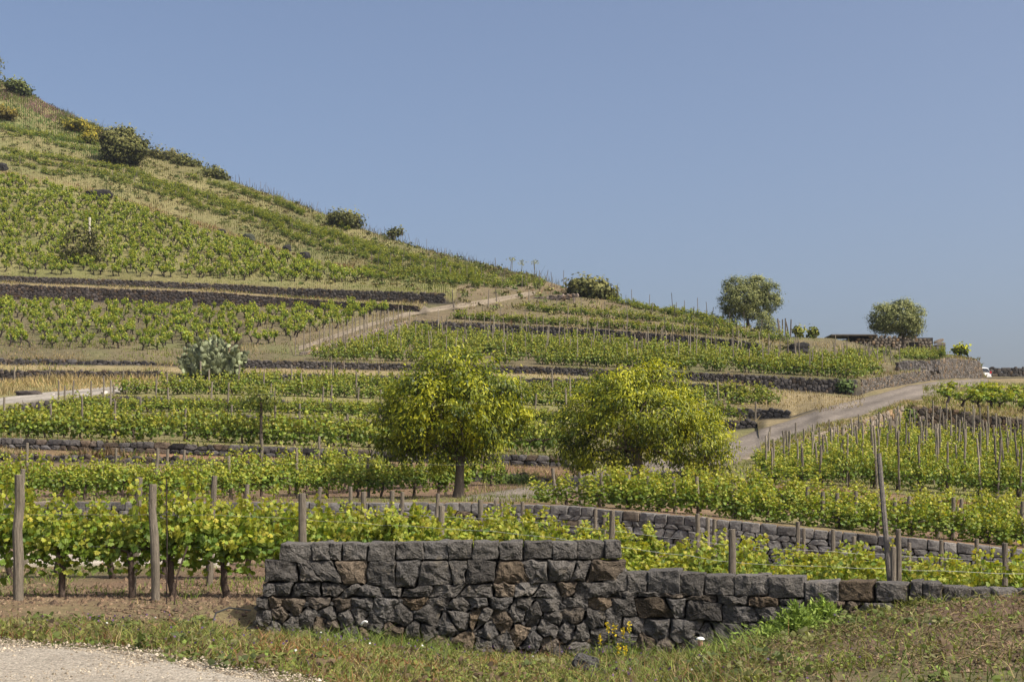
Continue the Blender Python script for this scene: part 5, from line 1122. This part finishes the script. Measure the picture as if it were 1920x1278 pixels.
# foreground weeds between the gravel and the black wall
def foreground():
    n = 80000; x = rng.uniform(-8, 8.5, n); y = rng.uniform(9.5, 19.0, n); px = 960 + F * x / y; keep = (px > -60) & (px < 1980)
    x, y, px = x[keep], y[keep], px[keep]
    lim = np.interp(x, [-13, -7.5, -5.6, -3.7, -1.7, -.9, .1, 1.6, 3], [17.2, 16, 15.4, 14.4, 12.65, 10.9, 8.7, 5.5, 2])
    upper = np.interp(px, [-60, 300, 420, 480, 1990], [17.4, 17.2, 17.6, 18.85, 18.75])
    kn = fbm(np.column_stack([x, y, 0 * x]), .9, 3); soil_ = (px > 1430) & (fbm(np.column_stack([x * .7, y * 1.3, 0 * x + 7]), 1.1, 3) > -.12 - .0008 * (px - 1500) + .06 * (y - 15))
    keep = (y > lim - .1 + .55 * fbm(np.column_stack([x, y, 0 * x + 2]), 1.6, 3)) & (y < upper + .2 * kn) & ~(soil_ & (rng.random(len(x)) < .8))
    x, y, px, kn, lim = x[keep], y[keep], px[keep], kn[keep], lim[keep]; n = len(x)
    z = np.array([ground_xy(a, b) for a, b in zip(x, y)]); P0 = np.column_stack([x, y, z - .01])
    g = fbm(np.column_stack([x, y, 0 * x + 3]), .7, 3)
    h = rng.uniform(.035, .165, n) * (1 + .8 * np.clip(g, 0, 1)); h *= np.where(px > 1090, 1.15, 1)
    c = mixcol(n, [G_, GY, ST, RD, BR, PU], [2.6, 4.4, 3.2, .9, 2.2, .35]); 
    red = fbm(np.column_stack([x, y, 0 * x + 20]), 1.1, 2); sel = (red > .22) & (px > 480) & (px < 1000) & (y < 16.8); c[sel] = mixcol(sel.sum(), [RD, (.33, .17, .07), ST], [3, 2, 1])
    edge = (y - lim) < .35; c[edge] = mixcol(edge.sum(), [RD, ST, GY, BR], [1.4, 2, 2, 1.6])
    bank = px > 1430; c[bank] = mixcol(bank.sum(), [GY, G_, BR, ST, (.10, .07, .045)], [4, 4.8, 2, 1.2, 1.5], .25, P0[bank] * [1, 1, 0], 1.3); h[bank] *= .8
    lush = (px > 1120) & (px < 1420) & (y > 14.2); lush = lush | ((px > 520) & (px < 1430) & (y > 16.9)); m = lush & (rng.random(n) < .85 * np.clip(.45 + 1.5 * g, 0, 1)); c[m] = mixcol(m.sum(), [LG, G_, GY], [4, 2, 1]); h[m] *= 1.5
    mb = MB(); blades(mb, P0, h, rng.uniform(.003, .008, n), c, .7)
    # low broad leaves among them
    k = rng.choice(n, 24000, replace=False); q = P0[k] + np.column_stack([rng.normal(size=(len(k), 2)) * .02, rng.uniform(.01, .09, len(k))])
    leaves(mb, q, rng.normal(size=(len(k), 3)) * .6 + [0, -.2, 1], rng.normal(size=(len(k), 3)), rng.uniform(.02, .05, len(k)), mixcol(len(k), [G_, GY, LG, BR], [3, 3, 2, 1.2]), LEAF_MID)
    k = rng.choice(n, 420, replace=False); blades(mb, P0[k], rng.uniform(.18, .36, len(k)), .0035, mixcol(len(k), [ST, GY, BR, RD], [3, 2, 2, 1]), .35)
    cen = rng.choice(n, 520, replace=False); cen = cen[(px[cen] > 1380) | (rng.random(len(cen)) < .45)]       # leafy weeds in clumps
    for i in cen:
        m = rng.integers(14, 46); r_ = rng.uniform(.05, .15); q = P0[i] + rng.normal(size=(m, 3)) * [r_, r_, .01]; q[:, 2] = P0[i][2] + rng.uniform(.01, .13, m) * rng.uniform(.5, 1.3)
        cc = np.array([(.12, .15, .04), (.16, .17, .05), (.10, .125, .045), (.19, .19, .08), (.14, .10, .06)])[rng.integers(5)]
        leaves(mb, q, rng.normal(size=(m, 3)) * .6 + [0, -.25, 1], rng.normal(size=(m, 3)) + [0, 0, .4], rng.uniform(.03, .075, m), np.clip(cc * (1 + rng.normal(size=(m, 1)) * .25), .01, .6), LEAF_MID if i % 3 else LEAF_NARROW)
    # purple and white flower heads
    k = rng.choice(n, 700, replace=False); k = k[fbm(P0[k] * [1, 1, 0] + 60, .8, 2) > .05]; q = P0[k] + np.column_stack([np.zeros((len(k), 2)), rng.uniform(.08, .2, len(k))])
    leaves(mb, q, rng.normal(size=(len(k), 3)) + [0, -1, .6], rng.normal(size=(len(k), 3)), .03, mixcol(len(k), [(.14, .08, .17), (.10, .06, .14), (.6, .6, .55)], [5, 4, .5]), LEAF_LO)
    tag(mb.build('weeds', M_GRASS), kind='stuff')
foreground()
def lumps(name, pts, size, cols, wts, mat):
    n = len(pts); O = np.array([(1, 0, 0), (0, 1, 0), (-1, 0, 0), (0, -1, 0), (0, 0, .8), (0, 0, -.8)], float); T = np.array([(0, 1, 4), (1, 2, 4), (2, 3, 4), (3, 0, 4), (1, 0, 5), (2, 1, 5), (3, 2, 5), (0, 3, 5)])
    V = pts[:, None] + O[None] * size[:, None, None] * rng.uniform(.5, 1.3, (n, 6, 3)); mb = MB(); mb.add(V.reshape(-1, 3), (T[None] + (np.arange(n) * 6)[:, None, None]).reshape(-1, 3), np.repeat(mixcol(n, cols, wts), 6, axis=0)); tag(mb.build(name, mat), kind='stuff')
def on_ground(n, p0, p1, y0, y1):
    px = rng.uniform(p0, p1, n); yy = rng.uniform(y0, y1, n); return np.array([ground_Y(round(a / 2) * 2, b) for a, b in zip(px, yy)])
lumps('soil_clods', np.concatenate([on_ground(5000, -60, 560, 17.0, 21.5), on_ground(4000, -60, 560, 20, 28), on_ground(4000, 1420, 1980, 12, 17.8)]), rng.gamma(2, .009, 13000), [(.15, .10, .062), (.11, .075, .05), (.20, .145, .09)], [4, 3, 1.5], M_GROUND)
gp = on_ground(16000, -60, 640, 11.5, 16.2); lx = np.interp(gp[:, 0], [-13, -7.5, -5.6, -3.7, -1.7, -.9], [17.2, 16, 15.4, 14.4, 12.65, 10.9]); gp = gp[gp[:, 1] < lx + .12 * rng.normal(size=len(gp))]; gp[:, 2] += .03
lumps('loose_gravel', gp, rng.gamma(3, .003, len(gp)), [(.34, .285, .205), (.24, .195, .14), (.42, .36, .27), (.17, .14, .10)], [4, 3, 1.5, 1.5], M_GROUND)
# straw litter and dead stems on the mound
mb = MB(); n = 900; px = rng.uniform(1380, 1960, n); 
for p in px:
    Y = rng.uniform(12.2, 17.6); a = ground_Y(round(p), Y); an = rng.uniform(0, 6.28); L = rng.uniform(.08, .35); d = np.array([math.cos(an), math.sin(an), rng.uniform(-.1, .35)]) * L
    tube(mb, np.array([a + [0, 0, .02], a + d * .5 + [0, 0, .05], a + d + [0, 0, .03]]), [.004, .003, .002], 3, np.array(ST) * rng.uniform(.5, 1.1), False)
tag(mb.build('dead_stems', M_GRASS), kind='stuff')
# weeds among the near rows, lush strips at trunk feet
mb = MB(); n = 26000; px = rng.uniform(-60, 1980, n); Yv = rng.uniform(19.6, 41, n); P0 = np.array([ground_Y(round(p / 2) * 2, y) for p, y in zip(px, Yv)])
kn = fbm(P0 * [1, 1, 0], .6, 3); keep = (kn > .0) & ~((px < 450) & (Yv > 27.5) & (Yv < 33)); P0 = P0[keep]; n = len(P0)
blades(mb, P0, rng.uniform(.03, .13, n), .008, mixcol(n, [G_, LG, GY, ST], [4, 3, 3, 1]), .8); tag(mb.build('vineyard_grass', M_GRASS), kind='stuff')
# terrace grass
def grass_patch(name, jobs):
    mb = MB()
    for n, p0, p1, ca, cb, t0, t1, h, wd, cols, wts in jobs:
        P0 = region(n, p0, p1, ca, cb, t0, t1); kn = np.clip(.75 + .9 * fbm(P0, .35, 2), .2, 1.6); blades(mb, P0 - [0, 0, .03], rng.uniform(h[0], h[1], n) * kn, wd, mixcol(n, cols, wts, .2, P0), .45, 1)
    tag(mb.build(name, M_GRASS), kind='stuff')
SG = ([ST, GY, G_, BR], [5, 3, 1.5, 1.5])
grass_patch('terrace_grass', [
    (4000, -40, 900, 'midtop', 'rubbase', 0, 1, (.05, .2), .03, [GY, BR, ST, G_], [2, 2, 1, 2]), (1500, 860, 1060, 'midtop', 'rubbase', .1, 1, (.1, .3), .02, [GY, G_, ST], [2, 3, 2]),
    (2500, -40, 1060, 'rubtop', 'abase', 0, 1, (.06, .25), .03, [RD, ST, BR, GY], [2, 3, 2, 1]), (3000, 1345, 1960, 'rubtop', 'abase', 0, 1.0, (.05, .18), .02, [RD, (.3, .15, .08), GY, ST], [3, 3, 1.5, 1]),
    (4000, 1380, 1960, 'abase', 'hbase', 0, .5, (.08, .25), .025, [GY, G_, ST], [3, 3, 1]), (4000, -40, 1060, 'atop', 't5base', 0, 1, (.08, .3), .04, [GY, G_, BR], [2, 2, 2]),
    (3500, -40, 330, 't5top', 'cbase', .35, 1, (.25, .8), .04, [ST, (.42, .31, .14), GY], [5, 4, 2]), (2500, -40, 1400, 'ctop', 'gbase', 0, 1, (.1, .4), .04, [ST, (.37, .28, .135), GY], [5, 3, 1.5]),
    (2500, 1380, 1620, 'b6top', 'gbase', 0, 1, (.05, .25), .04, [ST, BR, GY], [4, 3, 1]), (5000, 1400, 1960, 'htop', 'gbase', 0, .12, (.1, .35), .04, [ST, GY, G_, BR], [4, 3, 2, 1]), (5000, 1730, 1960, 'htop', 'gbase', .05, .75, (.15, .5), .05, [ST, GY, G_], [2, 4, 3]),
    (3000, -40, 540, 'gtop', 'elbase', 0, .25, (.1, .5), .05, [GY, G_, ST], [4, 3, 3]), (13000, -40, 760, 'gtop', 'elbase', .1, 1, (.05, .22), .05, [GY, BR, ST], [2, 3, 2]), (2500, 460, 780, 'fbase', 'elbase', 0, 1, (.1, .3), .05, [ST, GY, BR], [3, 2, 2]),
    (2500, -40, 800, 'eltop', 'eubase', 0, 1, (.1, .45), .05, [ST, GY, RD], [4, 3, 1]), (4000, 560, 1700, 'gtop', 'fbase', 0, 1, (.06, .25), .05, [GY, BR, ST], [2, 2, 2]), (5000, 850, 1480, 'ftop', 'skyline', 0, 1, (.1, .4), .05, [ST, GY, BR, RD], [4, 3, 2, 1]),
    (4000, 1440, 1850, 'gtop', 'skyline', 0, 1, (.1, .45), .05, [ST, GY, G_, BR], [4, 3, 2, 2])])
grass_patch('wall_top_weeds', [(int(n), p0, p1, a, b, .55, 1.0, (.15, .5), .045, [GY, ST, G_, BR], [3, 3, 2, 1.5]) for n, p0, p1, a, b in ((1500, -40, 1395, 'cbase', 'ctop'), (1800, -40, 1840, 'gbase', 'gtop'), (900, 560, 1430, 'fbase', 'ftop'), (1200, -40, 790, 'elbase', 'eltop'), (1200, -40, 840, 'eubase', 'eutop'), (1500, 1390, 1960, 'hbase', 'htop'), (800, -40, 1060, 'abase', 'atop'), (800, -40, 1060, 'rubbase', 'rubtop'), (900, -40, 1420, 't5base', 't5top'))])
grass_patch('hillside_grass', [
    (16000, -40, 860, 'eutop', 'hillmid', 0, 1, (.1, .4), .06, [GY, (.14, .16, .05), ST, BR], [4, 3, 1.5, 1]),
    (26000, -40, 1020, 'hillmid', 'skyline', 0, 1, (.2, .62), .055, [(.105, .130, .040), (.145, .160, .050), (.19, .185, .066), (.17, .135, .065), (.27, .22, .10)], [3, 5, 5, 2.4, 2.0]),
    (5000, -40, 700, 'eutop', 'hillmid', .9, 1, (.2, .6), .06, [ST, (.26, .16, .08), GY], [3, 3, 1]),
    (6000, -40, 240, 'hillmid', 'skyline', .45, 1.0, (.3, .9), .06, [(.10, .17, .04), (.14, .2, .05), GY], [4, 3, 1]), (4500, -40, 215, 'hillmid', 'skyline', .76, 1.0, (.4, .9), .06, [(.25, .12, .14), (.30, .15, .19), (.15, .13, .06), (.12, .15, .04)], [2, 2, 2, 2]),
    (900, 100, 1050, 'hillmid', 'skyline', .97, 1.0, (.6, 1.5), .035, [(.06, .05, .03), (.12, .11, .05)], [2, 2])])
def scrub():
    mb = MB(); n = 1500; P0 = np.concatenate([region(1000, -40, 1000, 'hillmid', 'skyline', .03, 1), region(300, -40, 860, 'eutop', 'hillmid', .1, 1), region(200, 860, 1480, 'ftop', 'skyline', 0, 1)])
    for p in P0:
        m = rng.integers(8, 34); r_ = rng.uniform(.15, .5); c = np.array([(.10, .115, .035), (.15, .155, .045), (.17, .14, .06), (.09, .12, .03), (.22, .20, .07)])[rng.integers(5)]
        q = p + rng.normal(size=(m, 3)) * np.array([r_, r_, r_ * .35]) * .7 + [0, 0, r_ * .5]
        leaves(mb, q, rng.normal(size=(m, 3)) + [0, -.3, .6], rng.normal(size=(m, 3)), rng.uniform(.12, .28, m), np.clip(c * (1 + rng.normal(size=(m, 1)) * .25), .01, .6), LEAF_MID)
    tag(mb.build('hillside_scrub', M_OLIVE), kind='stuff')
scrub()
# bright green weed clumps at the wall foot, flower spikes, dead brush
def clump(px, py, n, rad, h, label, cols, wts, name='weed_clump', Y=None, cat='weed'):
    b = ground_p(px, py) if Y is None else ground_Y(px, Y); mb = MB(); q = rng.normal(size=(n, 2)) * rad; P0 = np.column_stack([q * .35, np.zeros(n)]); hh = h * rng.uniform(.45, 1.05, n)
    m = 7; pos = []; dr = []
    for i in range(n // 6):
        an = rng.uniform(0, 6.28); r_ = abs(rng.normal()) * rad; hh_ = h * rng.uniform(.5, 1.05) * max(.4, 1 - r_ / rad * .3); tip = np.array([math.cos(an) * r_, math.sin(an) * r_, hh_]); u = np.linspace(.15, 1, m + 5)
        pos.append(u[:, None] * tip * [1, 1, 1] + rng.normal(size=(m + 5, 3)) * .012); dr.append(np.tile(tip / np.linalg.norm(tip), (m + 5, 1)) + rng.normal(size=(m + 5, 3)) * .55)
        tube(mb, np.array([[0, 0, -.02], tip * .5, tip]), .004, 3, cols[0], False)
    pos = np.concatenate(pos); dr = np.concatenate(dr); leaves(mb, pos, rng.normal(size=(len(pos), 3)) + [0, -.3, .5], dr, rng.uniform(.04, .085, len(pos)), mixcol(len(pos), cols, wts), LEAF_NARROW)
    o = mb.build(name, M_GRASS); o.location = tuple(b); return tag(o, label, cat)
BG = ([(.205, .285, .055), (.27, .35, .075), (.14, .20, .04)], [3, 2.4, 1.4])
clump(1540, 1192, 1500, .21, .40, 'bright green feathery weed clump against the lower black wall, the upper right one', *BG, Y=17.9); clump(1490, 1218, 1700, .26, .46, 'bright green feathery weed clump lower down the mound, left of its twin', *BG, Y=17.1)
clump(1440, 1235, 700, .26, .22, 'low green feathery weeds at the left foot of the mound', *BG, Y=16.6)
for px, py, k in ((1125, 1188, 1), (1140, 1165, 0), (1152, 1170, 2), (1168, 1175, 3), (1180, 1165, 4), (1160, 1205, 5), (1172, 1210, 6)):
    b = ground_Y(px, 18.1 - .08 * k); zt = CAMZ + (HY - py) / F * b[1] - b[2]; mb = MB(); tube(mb, np.array([[0, 0, -.02], [.01, 0, zt * .6], [.0, 0, zt]]), .004, 4, (.15, .2, .05)); n = 26
    pos = np.column_stack([rng.normal(size=(n, 2)) * .012, zt - rng.uniform(0, .14, n)]); leaves(mb, pos, rng.normal(size=(n, 3)) + [0, -1, 0], rng.normal(size=(n, 3)) + [0, 0, .5], .028, mixcol(n, [(.65, .48, .03), (.55, .42, .05)], [2, 1]), LEAF_LO)
    leaves(mb, np.column_stack([rng.normal(size=(14, 2)) * .02, rng.uniform(.02, zt * .6, 14)]), rng.normal(size=(14, 3)), rng.normal(size=(14, 3)), .07, mixcol(14, [G_, GY], [1, 1]), LEAF_NARROW)
    o = mb.build('yellow_flower', M_GRASS); o.location = tuple(b); tag(o, 'yellow flower spike growing in front of the black wall left of the valve cap', 'flower', 'yellow flower spikes at the wall foot')
mb = MB(); b = ground_Y(1395, 18.1)
for i in range(46):
    an = rng.uniform(-1.3, 1.3); L = rng.uniform(.25, .6); d = np.array([math.sin(an) * .8, rng.normal() * .15 - .1, abs(math.cos(an))]) * L; tube(mb, np.array([rng.normal(size=3) * .05, d * .55 + rng.normal(size=3) * .04, d + rng.normal(size=3) * .05]), [.004, .003, .0015], 3, np.array([.22, .19, .16]) * rng.uniform(.6, 1.3), False)
o = mb.build('dead_brush', M_BARK); o.location = tuple(b); tag(o, 'tangle of dead grey twigs leaning on the black wall right of the valve cap', 'dead brush')
# fennel-like plants on the crest
for px, py, h in ((960, 512, 2.0), (1002, 516, 2.1), (978, 514, 1.7)):
    b = ground_p(px, py); mb = MB(); tube(mb, np.array([[0, 0, 0], [.05, 0, h * .6], [.0, 0, h]]), .03, 4, (.2, .2, .1)); n = 40
    pos = np.column_stack([rng.normal(size=(n, 2)) * .3, h - rng.uniform(0, .5, n)]); leaves(mb, pos, rng.normal(size=(n, 3)), rng.normal(size=(n, 3)), .16, mixcol(n, [(.3, .3, .12), (.25, .25, .13)], [1, 1]), LEAF_LO)
    o = mb.build('fennel_plant', M_GRASS); o.location = tuple(b); tag(o, 'tall airy fennel-like plant against the sky near the crest', 'plant', 'fennel plants on the crest')

# ------------------------------------------------------------------ thin summer haze filling the whole place
m, t, o = mat_base('air'); v = nd(t, 'ShaderNodeVolumePrincipled', Density=.00013); v.inputs['Color'].default_value = (.86, .9, 1, 1); v.inputs['Anisotropy'].default_value = .3; t.links.new(v.outputs[0], o.inputs['Volume'])
mb = MB(); boxv(mb, (-6000, -40, -62), (6000, 8050, 140)); tag(mb.build('haze', m), kind='stuff')
